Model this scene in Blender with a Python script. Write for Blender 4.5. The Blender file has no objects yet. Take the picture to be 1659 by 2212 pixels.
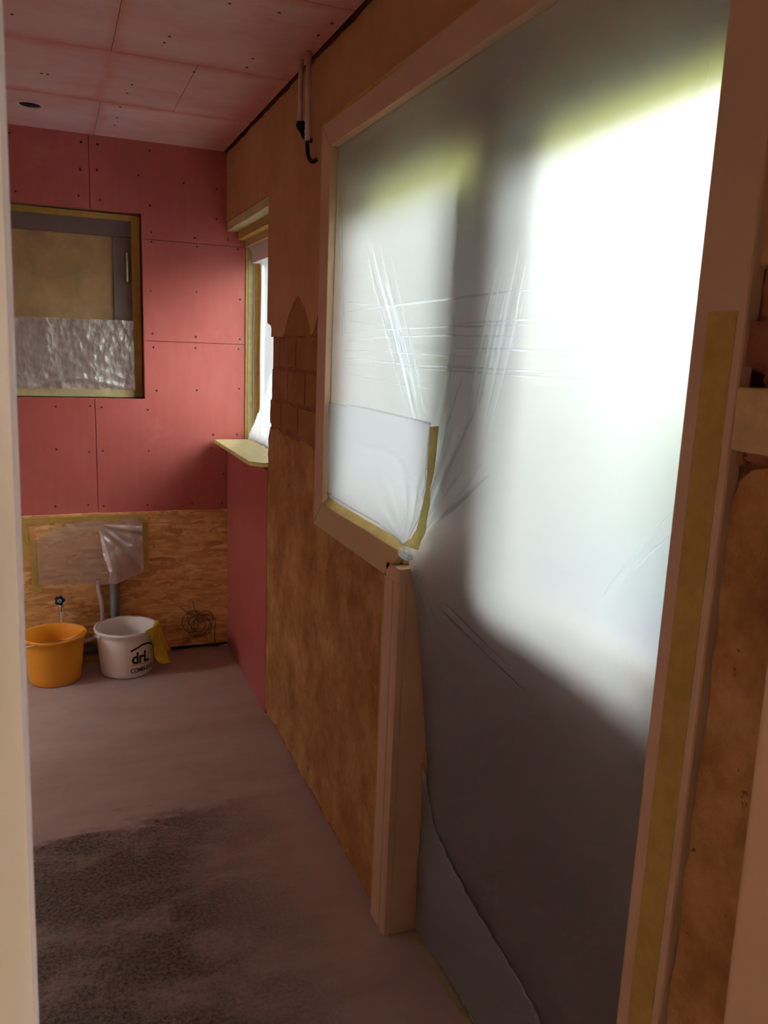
import bpy, bmesh, math, random
from mathutils import Vector, Matrix, noise
from mathutils.geometry import tessellate_polygon

random.seed(7)
S = bpy.context.scene
COL = S.collection

# ------------------------------------------------------------------ camera
cd = bpy.data.cameras.new('camera')
cam = bpy.data.objects.new('camera', cd)
COL.objects.link(cam)
cd.sensor_fit = 'HORIZONTAL'
cd.sensor_width = 36.0
cd.lens = 1744.0 / 1659.0 * 36.0
cd.clip_start = 0.02
R0 = (0.926832, -0.373454, 0.038915)
R1 = (-0.038145, -0.196757, -0.979710)
R2 = (0.373534, 0.906542, -0.196606)
cam.matrix_world = Matrix(((R0[0], -R1[0], -R2[0], 0.0),
                           (R0[1], -R1[1], -R2[1], 0.0),
                           (R0[2], -R1[2], -R2[2], 1.567),
                           (0, 0, 0, 1)))
cd.dof.use_dof = True
cd.dof.focus_distance = 2.6
cd.dof.aperture_fstop = 19.0
S.camera = cam

# ------------------------------------------------------------------ world (bright overcast sky)
W = bpy.data.worlds.new('overcast_sky')
S.world = W
W.use_nodes = True
bg = W.node_tree.nodes['Background']
bg.inputs[0].default_value = (0.97, 0.985, 1.0, 1)
SKY_ZENITH = 11.5          # standard overcast sky: the zenith three times as bright as the horizon
_tc = W.node_tree.nodes.new('ShaderNodeTexCoord')
_sp = W.node_tree.nodes.new('ShaderNodeSeparateXYZ')
_mx = W.node_tree.nodes.new('ShaderNodeMath')
_mx.operation = 'MAXIMUM'
_mx.inputs[1].default_value = 0.0
_ma = W.node_tree.nodes.new('ShaderNodeMath')
_ma.operation = 'MULTIPLY_ADD'
_ma.inputs[1].default_value = SKY_ZENITH * 2 / 3
_ma.inputs[2].default_value = SKY_ZENITH / 3
W.node_tree.links.new(_tc.outputs['Generated'], _sp.inputs[0])
W.node_tree.links.new(_sp.outputs[2], _mx.inputs[0])
W.node_tree.links.new(_mx.outputs[0], _ma.inputs[0])
W.node_tree.links.new(_ma.outputs[0], bg.inputs[1])
W.cycles.sampling_method = 'NONE'   # smooth sky, reached through the windows by the paths themselves

# ------------------------------------------------------------------ exposure
S.view_settings.view_transform = 'Standard'
S.view_settings.look = 'None'
S.view_settings.gamma = 1.0
S.view_settings.use_curve_mapping = False
S.view_settings.exposure = 1.6
try:
    S.cycles.diffuse_bounces = 4
    S.cycles.max_bounces = 8
    S.cycles.transmission_bounces = 6
    S.cycles.adaptive_threshold = 0.03
    S.cycles.glossy_bounces = 2
    S.cycles.transparent_max_bounces = 8
except Exception:
    pass


# ------------------------------------------------------------------ materials
class NT:
    def __init__(self, name):
        self.m = bpy.data.materials.new(name)
        self.m.use_nodes = True
        self.t = self.m.node_tree
        self.t.nodes.clear()
        self.out = self.t.nodes.new('ShaderNodeOutputMaterial')
        self.tc = self.t.nodes.new('ShaderNodeTexCoord')

    def n(self, typ, **kw):
        nd = self.t.nodes.new('ShaderNode' + typ)
        for k, v in kw.items():
            if hasattr(nd, k):
                setattr(nd, k, v)
        return nd

    def l(self, a, b):
        self.t.links.new(a, b)

    def co(self, scale=(1, 1, 1), rot=(0, 0, 0), loc=(0, 0, 0)):
        mp = self.n('Mapping')
        mp.inputs['Scale'].default_value = scale
        mp.inputs['Rotation'].default_value = rot
        mp.inputs['Location'].default_value = loc
        self.l(self.tc.outputs['Object'], mp.inputs[0])
        return mp.outputs[0]

    def noise(self, co, scale, detail=4, rough=0.6, dist=0.0):
        nd = self.n('TexNoise')
        self.l(co, nd.inputs['Vector'])
        nd.inputs['Scale'].default_value = scale
        nd.inputs['Detail'].default_value = detail
        nd.inputs['Roughness'].default_value = rough
        nd.inputs['Distortion'].default_value = dist
        return nd.outputs[0]

    def voro(self, co, scale, out='Color'):
        nd = self.n('TexVoronoi')
        self.l(co, nd.inputs['Vector'])
        nd.inputs['Scale'].default_value = scale
        return nd.outputs[out]

    def ramp(self, fac, stops):
        nd = self.n('ValToRGB')
        self.l(fac, nd.inputs[0])
        e = nd.color_ramp.elements
        while len(e) > 2:
            e.remove(e[-1])
        for i, (p, c) in enumerate(stops):
            el = e[i] if i < 2 else e.new(p)
            el.position = p
            c = c if isinstance(c, (tuple, list)) else (c, c, c)
            el.color = (c[0], c[1], c[2], 1)
        return nd.outputs[0]

    def mix(self, fac, a, b, mode='MIX'):
        nd = self.n('Mix')
        nd.data_type = 'RGBA'
        nd.blend_type = mode
        for sock, v in ((nd.inputs[0], fac), (nd.inputs[6], a), (nd.inputs[7], b)):
            if isinstance(v, bpy.types.NodeSocket):
                self.l(v, sock)
            elif isinstance(v, (tuple, list)):
                sock.default_value = (v[0], v[1], v[2], 1)
            else:
                sock.default_value = v
        return nd.outputs[2]

    def math(self, op, a, b=None, clamp=False):
        nd = self.n('Math')
        nd.operation = op
        nd.use_clamp = clamp
        for i, v in enumerate((a, b)):
            if v is None:
                continue
            if isinstance(v, bpy.types.NodeSocket):
                self.l(v, nd.inputs[i])
            else:
                nd.inputs[i].default_value = v
        return nd.outputs[0]

    def sep(self, co):
        nd = self.n('SeparateXYZ')
        self.l(co, nd.inputs[0])
        return nd.outputs

    def bump(self, h, strength=0.3, dist=0.01):
        nd = self.n('Bump')
        nd.inputs['Strength'].default_value = strength
        nd.inputs['Distance'].default_value = dist
        self.l(h, nd.inputs['Height'])
        return nd.outputs[0]

    def principled(self, color, rough=0.6, normal=None, metallic=0.0, spec=0.4):
        nd = self.n('BsdfPrincipled')
        for k, v in (('Base Color', color), ('Roughness', rough), ('Metallic', metallic), ('Specular IOR Level', spec)):
            if isinstance(v, bpy.types.NodeSocket):
                self.l(v, nd.inputs[k])
            elif isinstance(v, (tuple, list)):
                nd.inputs[k].default_value = (v[0], v[1], v[2], 1)
            else:
                nd.inputs[k].default_value = v
        if normal is not None:
            self.l(normal, nd.inputs['Normal'])
        return nd.outputs[0]

    def done(self, sh):
        self.l(sh, self.out.inputs[0])
        return self.m


def simple(name, col, rough=0.5, metallic=0.0, var=0.12, scale=14, spec=0.4, bump=0.0):
    t = NT(name)
    co = t.co()
    nz = t.noise(co, scale, 5, 0.65)
    lo = tuple(c * (1 - var) for c in col)
    hi = tuple(min(1, c * (1 + var)) for c in col)
    c = t.ramp(nz, [(0.3, lo), (0.7, hi)])
    nrm = t.bump(t.noise(co, scale * 6, 4), bump, 0.002) if bump else None
    return t.done(t.principled(c, rough, nrm, metallic, spec))


def mat_redboard():
    t = NT('red_plasterboard')
    co = t.co()
    a = t.noise(co, 1.6, 5, 0.6)
    b = t.noise(t.co((1, 1, 0.15)), 30, 3, 0.5)
    c = t.ramp(a, [(0.3, (0.42, 0.082, 0.068)), (0.72, (0.55, 0.145, 0.12))])
    c = t.mix(0.12, c, t.ramp(b, [(0.3, (0.40, 0.09, 0.08)), (0.7, (0.6, 0.2, 0.19))]))
    smear = t.ramp(t.noise(t.co((1, 1, 1.4)), 3.1, 6, 0.7), [(0.58, 0.0), (0.72, 1.0)])
    c = t.mix(t.math('MULTIPLY', smear, 0.35), c, (0.62, 0.23, 0.17))
    return t.done(t.principled(c, 0.42, t.bump(t.noise(co, 220, 3), 0.12, 0.001), 0, 0.45))


def mat_ceiling():
    t = NT('skimmed_pink_ceiling')
    co = t.co()
    base = t.ramp(t.noise(t.co((1, 1.6, 1)), 2.4, 5, 0.65), [(0.3, (0.60, 0.30, 0.26)), (0.7, (0.72, 0.50, 0.45))])
    sx, sy, sz = t.sep(co)
    warp = t.math('MULTIPLY', t.math('SUBTRACT', t.noise(co, 4, 4), 0.5), 0.09)
    m = None
    for y0, w in ((2.86, 0.06), (3.445, 0.055), (2.22, 0.06), (1.55, 0.05)):
        d = t.math('ABSOLUTE', t.math('SUBTRACT', t.math('ADD', sy, warp), y0))
        k = t.math('SUBTRACT', 1.0, t.math('DIVIDE', d, w), True)
        m = k if m is None else t.math('MAXIMUM', m, k)
    for x0, w in ((0.205, 0.035), (0.74, 0.10)):
        d = t.math('ABSOLUTE', t.math('SUBTRACT', t.math('ADD', sx, warp), x0))
        k = t.math('MULTIPLY', t.math('SUBTRACT', 1.0, t.math('DIVIDE', d, w), True), 0.75)
        m = t.math('MAXIMUM', m, k)
    m = t.math('MULTIPLY', m, t.ramp(t.noise(co, 9, 5, 0.7), [(0.25, 0.45), (0.6, 1.0)]))
    c = t.mix(m, base, (0.58, 0.19, 0.13))
    streak = t.ramp(t.noise(t.co((0.6, 6, 1)), 7, 4, 0.6), [(0.5, 0.0), (0.75, 1.0)])
    c = t.mix(t.math('MULTIPLY', streak, 0.18), c, (0.78, 0.60, 0.55))
    return t.done(t.principled(c, 0.55, t.bump(t.noise(co, 60, 5), 0.15, 0.003), 0, 0.35))


def mat_plaster():
    t = NT('tan_smooth_plaster')
    co = t.co()
    c = t.ramp(t.noise(co, 2.5, 6, 0.65), [(0.28, (0.46, 0.235, 0.088)), (0.72, (0.60, 0.345, 0.15))])
    st = t.ramp(t.noise(t.co((1, 1, 0.35)), 5, 5, 0.7), [(0.55, 0.0), (0.75, 1.0)])
    c = t.mix(t.math('MULTIPLY', st, 0.4), c, (0.36, 0.16, 0.05))
    return t.done(t.principled(c, 0.75, t.bump(t.noise(co, 40, 6), 0.25, 0.004), 0, 0.2))


def mat_render():
    t = NT('rough_brown_render')
    co = t.co()
    c = t.ramp(t.noise(co, 6, 8, 0.72), [(0.27, (0.30, 0.115, 0.04)), (0.5, (0.49, 0.24, 0.082)), (0.72, (0.68, 0.40, 0.16))])
    st = t.ramp(t.noise(t.co((1, 1.5, 0.9), (0.5, 0, 0)), 13, 5, 0.7), [(0.5, 0.0), (0.72, 1.0)])
    c = t.mix(t.math('MULTIPLY', st, 0.5), c, (0.26, 0.10, 0.035))
    ks = t.ramp(t.noise(co, 26, 4, 0.7), [(0.655, 0.0), (0.70, 1.0)])
    c = t.mix(t.math('MULTIPLY', ks, 0.75), c, (0.09, 0.05, 0.03))
    h = t.mix(0.5, t.noise(co, 24, 8, 0.7), t.noise(t.co((1, 1.5, 0.9), (0.5, 0, 0)), 50, 5, 0.7))
    return t.done(t.principled(c, 0.85, t.bump(h, 0.8, 0.018), 0, 0.15))


def mat_wallraw():
    t = NT('raw_red_brown_masonry')
    co = t.co()
    c = t.ramp(t.noise(co, 9, 7, 0.7), [(0.3, (0.22, 0.075, 0.038)), (0.55, (0.36, 0.14, 0.07)), (0.75, (0.45, 0.22, 0.12))])
    return t.done(t.principled(c, 0.9, t.bump(t.noise(co, 45, 8, 0.7), 0.7, 0.01), 0, 0.15))


def mat_damp():
    t = NT('damp_dark_base_coat')
    co = t.co()
    c = t.ramp(t.noise(co, 8, 8, 0.7), [(0.3, (0.29, 0.12, 0.042)), (0.55, (0.37, 0.165, 0.06)), (0.75, (0.45, 0.215, 0.085))])
    return t.done(t.principled(c, 0.85, t.bump(t.noise(co, 30, 8, 0.7), 0.5, 0.01), 0, 0.15))


def mat_osb(name='osb_board', plane='XZ'):
    t = NT(name)
    cols = []
    hs = []
    rots = (0.05, 0.6, -0.5, 1.2)
    for i, r in enumerate(rots):
        sc = (9, 9, 55) if plane == 'XZ' else (9, 9, 55)
        v = t.n('TexVoronoi')
        t.l(t.co(sc, (0, r, 0), (i * 3.7, 0, i * 1.3)), v.inputs['Vector'])
        v.inputs['Scale'].default_value = 1.0
        bw = t.sep(v.outputs['Color'])[0]
        cols.append(bw)
    sel = t.noise(t.co(), 11, 3, 0.6)
    a = t.mix(t.ramp(sel, [(0.42, 0.0), (0.5, 1.0)]), cols[0], cols[1])
    b = t.mix(t.ramp(t.noise(t.co(loc=(5, 3, 1)), 14, 3, 0.6), [(0.46, 0.0), (0.54, 1.0)]), cols[2], cols[3])
    g = t.mix(t.ramp(t.noise(t.co(loc=(1, 7, 4)), 8, 3, 0.6), [(0.48, 0.0), (0.56, 1.0)]), a, b)
    c = t.ramp(g, [(0.0, (0.50, 0.235, 0.075)), (0.45, (0.68, 0.36, 0.12)), (0.8, (0.78, 0.45, 0.16)), (1.0, (0.85, 0.54, 0.22))])
    dk = t.ramp(t.noise(t.co((1, 1, 4)), 22, 3, 0.6), [(0.64, 0.0), (0.70, 1.0)])
    c = t.mix(t.math('MULTIPLY', dk, 0.65), c, (0.20, 0.085, 0.03))
    return t.done(t.principled(c, 0.6, t.bump(g, 0.35, 0.003), 0, 0.35))


def mat_floor():
    t = NT('dusty_concrete_screed')
    co = t.co()
    sx, sy, sz = t.sep(co)
    sm = t.ramp(t.noise(t.co((0.7, 1.8, 1)), 2.2, 6, 0.65), [(0.3, (0.44, 0.335, 0.285)), (0.7, (0.58, 0.465, 0.41))])
    gr = t.noise(co, 95, 5, 0.8)
    ro = t.ramp(gr, [(0.40, (0.075, 0.052, 0.043)), (0.52, (0.23, 0.17, 0.145)), (0.66, (0.36, 0.275, 0.235))])
    edge = t.math('ADD', t.math('MULTIPLY', t.math('SUBTRACT', t.noise(t.co((1, 2.4, 1)), 3.2, 6, 0.7), 0.5), 1.3),
                  t.math('MULTIPLY', t.math('SUBTRACT', 2.56, sy), 2.2))
    patch = t.ramp(edge, [(0.0, 0.0), (0.16, 1.0)])
    pat2 = t.ramp(t.noise(t.co((1, 1.7, 1), loc=(3, 1, 0)), 2.6, 6, 0.7), [(0.38, 0.0), (0.52, 1.0)])
    side = t.math('SUBTRACT', 1.0, t.math('MULTIPLY', t.math('SUBTRACT', sx, 0.28), 2.4), True)
    patch = t.math('MULTIPLY', patch, t.math('ADD', t.math('MULTIPLY', pat2, 0.62), 0.34))
    patch = t.math('MULTIPLY', patch, side)
    c = t.mix(patch, sm, ro)
    spk = t.ramp(t.noise(co, 160, 3, 0.6), [(0.68, 0.0), (0.74, 1.0)])
    c = t.mix(t.math('MULTIPLY', spk, 0.25), c, (0.10, 0.07, 0.06))
    h = t.mix(patch, t.ramp(t.noise(co, 30, 5, 0.6), [(0, 0.35), (1, 0.65)]), gr)
    return t.done(t.principled(c, 0.8, t.bump(h, 0.75, 0.010), 0, 0.25))


def film_mat(name, trans=0.16, diff=0.05, rough=0.85, ior=1.25, gloss=0.04, tint=(0.97, 0.98, 0.985), bump=0.06, grough=0.4):
    t = NT(name)
    co = t.co()
    h1 = t.noise(t.co((1, 0.8, 3.5)), 9, 5, 0.6, 0.6)
    h2 = t.noise(t.co((1, 5.0, 0.8), (0.35, 0, 0)), 7, 4, 0.6, 0.4)
    nrm = t.bump(t.mix(0.5, h1, h2), bump, 0.02)
    rf = t.n('BsdfRefraction')
    rf.inputs['Color'].default_value = (*tint, 1)
    rf.inputs['Roughness'].default_value = rough
    rf.inputs['IOR'].default_value = ior
    t.l(nrm, rf.inputs['Normal'])
    tr = t.n('BsdfTranslucent')
    tr.inputs['Color'].default_value = (0.92, 0.92, 0.92, 1)
    t.l(nrm, tr.inputs['Normal'])
    df = t.n('BsdfDiffuse')
    df.inputs['Color'].default_value = (0.82, 0.82, 0.82, 1)
    t.l(nrm, df.inputs['Normal'])
    gl = t.n('BsdfGlossy')
    gl.inputs['Roughness'].default_value = grough
    t.l(nrm, gl.inputs['Normal'])
    sh = rf.outputs[0]
    for fac, other in ((trans, tr), (diff, df), (gloss, gl)):
        mx = t.n('MixShader')
        mx.inputs[0].default_value = fac
        t.l(sh, mx.inputs[1])
        t.l(other.outputs[0], mx.inputs[2])
        sh = mx.outputs[0]
    return t.done(sh)


def clearfilm_mat(name, haze=0.25, gloss=0.12, grough=0.12, bump=0.5, col=(0.8, 0.78, 0.8)):
    t = NT(name)
    co = t.co()
    h = t.mix(0.45, t.noise(t.co((1.2, 1, 0.8)), 26, 6, 0.65, 0.8), t.voro(t.co((1.6, 1, 1)), 28, 'Distance'))
    nrm = t.bump(h, bump, 0.02)
    tp = t.n('BsdfTransparent')
    tp.inputs[0].default_value = (0.93, 0.93, 0.93, 1)
    df = t.n('BsdfDiffuse')
    df.inputs['Color'].default_value = (*col, 1)
    t.l(nrm, df.inputs['Normal'])
    gl = t.n('BsdfGlossy')
    gl.inputs['Roughness'].default_value = grough
    t.l(nrm, gl.inputs['Normal'])
    sh = tp.outputs[0]
    for fac, other in ((haze, df), (gloss, gl)):
        mx = t.n('MixShader')
        mx.inputs[0].default_value = fac
        t.l(sh, mx.inputs[1])
        t.l(other.outputs[0], mx.inputs[2])
        sh = mx.outputs[0]
    return t.done(sh)


def mat_pane(name='window_glass', ior=1.34):
    t = NT(name)
    tp = t.n('BsdfTransparent')
    tp.inputs[0].default_value = (0.95, 0.97, 0.96, 1)
    gl = t.n('BsdfGlossy')
    gl.inputs['Roughness'].default_value = 0.02
    mx = t.n('MixShader')
    if ior:
        fr = t.n('Fresnel')
        fr.inputs[0].default_value = ior
        t.l(fr.outputs[0], mx.inputs[0])
    else:
        mx.inputs[0].default_value = 0.04
    t.l(tp.outputs[0], mx.inputs[1])
    t.l(gl.outputs[0], mx.inputs[2])
    return t.done(mx.outputs[0])


def mat_tape(name='yellow_masking_tape', col=(0.66, 0.44, 0.11), trans=0.3):
    t = NT(name)
    co = t.co()
    c = t.ramp(t.noise(co, 30, 5, 0.7), [(0.3, tuple(v * 0.85 for v in col)), (0.7, tuple(min(1, v * 1.12) for v in col))])
    p = t.principled(c, 0.6, t.bump(t.noise(co, 120, 3), 0.2, 0.001), 0, 0.3)
    tr = t.n('BsdfTranslucent')
    t.l(c, tr.inputs[0])
    mx = t.n('MixShader')
    mx.inputs[0].default_value = trans
    t.l(p, mx.inputs[1])
    t.l(tr.outputs[0], mx.inputs[2])
    return t.done(mx.outputs[0])


M = {
    'red': mat_redboard(), 'ceil': mat_ceiling(), 'plaster': mat_plaster(), 'render': mat_render(),
    'raw': mat_wallraw(), 'damp': mat_damp(), 'osb': mat_osb(), 'floor': mat_floor(), 'pane': mat_pane(), 'thinpane': mat_pane('thin_glass', None), 'tape': mat_tape(),
    'paletape': mat_tape('pale_masking_tape', (0.78, 0.70, 0.38), 0.45),
    'greentape': mat_tape('olive_masking_tape', (0.66, 0.62, 0.34), 0.55),
    'backlit': mat_tape('added_fringe_tape', (0.74, 0.73, 0.42), 0.85),  # tape added to tint a yellow-green fringe of light at the glass head
    'film': film_mat('milky_masking_film', trans=0.12, diff=0.12, rough=0.72),
    'flap': film_mat('milky_film_flap', trans=0.20, diff=0.16, gloss=0.05, tint=(0.93, 0.94, 0.96)),
    'film2': film_mat('thin_white_film', trans=0.18, diff=0.03, rough=0.5, ior=1.12, gloss=0.03),
    'fold': film_mat('folded_film', trans=0.18, diff=0.17, gloss=0.05),
    'pleat': film_mat('gathered_film', trans=0.12, diff=0.03, rough=0.6, ior=1.10, gloss=0.02),
    'pleatshade': film_mat('shaded_film_pleat', trans=0.05, diff=0.04, rough=0.6, ior=1.10, gloss=0.02, tint=(0.80, 0.82, 0.86)),  # darker copy of the pleat film, shade of the creases in its tint
    'clear': clearfilm_mat('thin_clear_film', 0.05, 0.012, 0.25, 0.25),
    'hazy': clearfilm_mat('hazy_film', 0.30, 0.05, 0.3, 0.3, (0.66, 0.54, 0.46)),
    'crinkle': clearfilm_mat('crinkled_film', 0.40, 0.20, 0.2, 0.5, (0.8, 0.70, 0.64)),
    'casing': simple('salmon_beige_paint', (0.62, 0.41, 0.255), 0.45, var=0.06, scale=5),
    'casingy': simple('yellowed_beige_paint', (0.60, 0.44, 0.20), 0.5, var=0.06, scale=5),
    'cream': simple('cream_door_paint', (0.90, 0.69, 0.46), 0.4, var=0.05, scale=3),
    'creamgrey': simple('shaded_cream_edge', (0.55, 0.46, 0.42), 0.5, var=0.06, scale=4),
    'frame': simple('brown_window_frame', (0.22, 0.14, 0.12), 0.5, var=0.08),
    'framelt': simple('light_window_frame', (0.55, 0.44, 0.37), 0.5, var=0.06),
    'ply': simple('tan_board', (0.72, 0.42, 0.17), 0.6, var=0.22, scale=9, bump=0.3),
    'pvc': simple('white_pvc', (0.80, 0.77, 0.74), 0.4, var=0.03),
    'panel': simple('dark_door_panel', (0.17, 0.085, 0.065), 0.6, var=0.15),
    'black': simple('black_rubber', (0.012, 0.011, 0.011), 0.6),
    'screw': simple('dark_screw_head', (0.05, 0.02, 0.018), 0.5),
    'orange': simple('orange_bucket_plastic', (0.88, 0.36, 0.02), 0.38, var=0.05, scale=6),
    'white': simple('white_bucket_plastic', (0.90, 0.85, 0.79), 0.4, var=0.05, scale=9),
    'ink': simple('black_print', (0.02, 0.016, 0.016), 0.5),
    'redink': simple('red_print', (0.55, 0.04, 0.03), 0.5),
    'cloth': simple('yellow_cloth', (0.62, 0.47, 0.03), 0.85, var=0.18, scale=30, bump=0.4),
    'steel': simple('galvanised_wire', (0.55, 0.5, 0.45), 0.35, metallic=0.9),
    'chrome': simple('chrome', (0.8, 0.8, 0.82), 0.12, metallic=1.0, var=0.02),
    'blue': simple('blue_grey_plastic', (0.10, 0.22, 0.34), 0.4),
    'pipegrey': simple('grey_drain_pipe', (0.17, 0.165, 0.145), 0.45),
    'pipewhite': simple('off_white_hose', (0.62, 0.54, 0.44), 0.5),
    'conduit': simple('pale_conduit_plastic', (0.66, 0.44, 0.36), 0.5),
    'wire': simple('dark_grey_wire', (0.10, 0.07, 0.05), 0.5),
    'timber': simple('pale_timber', (0.60, 0.42, 0.20), 0.7, var=0.15, scale=25, bump=0.3),
    'stone': simple('grey_terrace_paving', (0.027, 0.042, 0.072), 0.8, var=0.08, scale=2),
    'leaf': simple('hedge_leaves', (0.15, 0.20, 0.075), 0.7, var=0.3, scale=6),
    'hall': simple('hall_plaster', (0.60, 0.41, 0.27), 0.8, var=0.06, scale=3),
    'outer': simple('outer_wall_render', (0.6, 0.58, 0.54), 0.85),
}


# ------------------------------------------------------------------ mesh helpers
def link(name, me, mat, parent=None):
    o = bpy.data.objects.new(name, me)
    COL.objects.link(o)
    if mat is not None and len(me.materials) == 0:
        me.materials.append(M[mat] if isinstance(mat, str) else mat)
    if parent is not None:
        o.parent = parent
    return o


def from_bm(name, bm, mat, parent=None, smooth=False):
    me = bpy.data.meshes.new(name)
    bmesh.ops.recalc_face_normals(bm, faces=bm.faces[:])
    if smooth:
        for f in bm.faces:
            f.smooth = True
    bm.to_mesh(me)
    bm.free()
    return link(name, me, mat, parent)


def tag(o, label, cat, kind=None, group=None):
    o['label'] = label
    o['category'] = cat
    if kind:
        o['kind'] = kind
    if group:
        o['group'] = group
    return o


def empty(name, loc=(0, 0, 0)):
    o = bpy.data.objects.new(name, None)
    COL.objects.link(o)
    o.location = loc
    o.empty_display_size = 0.05
    return o


def box_bm(bm, a, b):
    vs = [bm.verts.new((x, y, z)) for x in (a[0], b[0]) for y in (a[1], b[1]) for z in (a[2], b[2])]
    for f in ((0, 1, 3, 2), (4, 6, 7, 5), (0, 4, 5, 1), (2, 3, 7, 6), (0, 2, 6, 4), (1, 5, 7, 3)):
        bm.faces.new([vs[i] for i in f])
    return vs


def box(name, a, b, mat, parent=None, bevel=0.0, seg=2):
    bm = bmesh.new()
    box_bm(bm, a, b)
    if bevel:
        bmesh.ops.bevel(bm, geom=bm.edges[:], offset=bevel, segments=seg, affect='EDGES', profile=0.5)
    return from_bm(name, bm, mat, parent)


def prism(name, pts, axis, lo, hi, mat, parent=None, holes=(), bevel=0.0):
    def p3(p, v):
        if axis == 'X':
            return (v, p[0], p[1])
        if axis == 'Y':
            return (p[0], v, p[1])
        return (p[0], p[1], v)
    loops = [list(pts)] + [list(h) for h in holes]
    flat = [p for lp in loops for p in lp]
    bm = bmesh.new()
    A = [bm.verts.new(p3(p, lo)) for p in flat]
    B = [bm.verts.new(p3(p, hi)) for p in flat]
    if holes:
        tris = tessellate_polygon([[Vector((p[0], p[1], 0)) for p in lp] for lp in loops])
        for t in tris:
            for V in (A, B):
                try:
                    bm.faces.new([V[i] for i in t])
                except ValueError:
                    pass
    else:
        n = len(flat)
        if n <= 4:
            bm.faces.new(A)
            bm.faces.new(B)
        else:
            for t in tessellate_polygon([[Vector((p[0], p[1], 0)) for p in flat]]):
                for V in (A, B):
                    try:
                        bm.faces.new([V[i] for i in t])
                    except ValueError:
                        pass
    k = 0
    for lp in loops:
        n = len(lp)
        for i in range(n):
            j = (i + 1) % n
            bm.faces.new((A[k + i], A[k + j], B[k + j], B[k + i]))
        k += n
    if bevel:
        bmesh.ops.recalc_face_normals(bm, faces=bm.faces[:])
        es = [e for e in bm.edges if len(e.link_faces) == 2 and e.calc_face_angle(0) > 0.5]
        bmesh.ops.bevel(bm, geom=es, offset=bevel, segments=2, affect='EDGES', profile=0.5)
    return from_bm(name, bm, mat, parent)


def tube_bm(bm, path, r, seg=10, cap=True):
    path = [Vector(p) for p in path]
    rings = []
    up = None
    for i, p in enumerate(path):
        a = path[max(0, i - 1)]
        b = path[min(len(path) - 1, i + 1)]
        d = (b - a).normalized()
        if up is None:
            up = d.orthogonal().normalized()
        else:
            up = (up - d * up.dot(d)).normalized()
        s = d.cross(up)
        rr = r[i] if isinstance(r, (list, tuple)) else r
        rings.append([bm.verts.new(p + (up * math.cos(q) + s * math.sin(q)) * rr)
                      for q in (2 * math.pi * k / seg for k in range(seg))])
    for A, B in zip(rings, rings[1:]):
        for k in range(seg):
            bm.faces.new((A[k], A[(k + 1) % seg], B[(k + 1) % seg], B[k]))
    if cap:
        bm.faces.new(rings[0][::-1])
        bm.faces.new(rings[-1])


def tube(name, path, r, mat, parent=None, seg=10):
    bm = bmesh.new()
    tube_bm(bm, path, r, seg)
    return from_bm(name, bm, mat, parent, True)


def lathe(name, prof, mat, parent=None, seg=48, loc=(0, 0, 0)):
    bm = bmesh.new()
    rings = []
    for r, z in prof:
        if r < 1e-5:
            rings.append([bm.verts.new((loc[0], loc[1], loc[2] + z))])
        else:
            rings.append([bm.verts.new((loc[0] + r * math.cos(a), loc[1] + r * math.sin(a), loc[2] + z))
                          for a in (2 * math.pi * k / seg for k in range(seg))])
    for A, B in zip(rings, rings[1:]):
        for k in range(seg):
            j = (k + 1) % seg
            if len(A) == 1 and len(B) == 1:
                continue
            if len(A) == 1:
                bm.faces.new((A[0], B[j], B[k]))
            elif len(B) == 1:
                bm.faces.new((A[k], A[j], B[0]))
            else:
                bm.faces.new((A[k], A[j], B[j], B[k]))
    return from_bm(name, bm, mat, parent, True)


def smooth_path(pts, n=8):
    P = [Vector(p) for p in pts]
    out = []
    for i in range(len(P) - 1):
        p0, p1, p2, p3 = P[max(0, i - 1)], P[i], P[i + 1], P[min(len(P) - 1, i + 2)]
        for k in range(n):
            t = k / n
            out.append(0.5 * ((2 * p1) + (p2 - p0) * t + (2 * p0 - 5 * p1 + 4 * p2 - p3) * t * t
                              + (-p0 + 3 * p1 - 3 * p2 + p3) * t ** 3))
    out.append(P[-1])
    return out


def sstep(a, b, x):
    t = max(0.0, min(1.0, (x - a) / (b - a)))
    return t * t * (3 - 2 * t)


def in_poly(p, poly):
    x, y = p
    c = False
    n = len(poly)
    for i in range(n):
        x1, y1 = poly[i]
        x2, y2 = poly[(i + 1) % n]
        if (y1 > y) != (y2 > y) and x < (x2 - x1) * (y - y1) / (y2 - y1) + x1:
            c = not c
    return c


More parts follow.
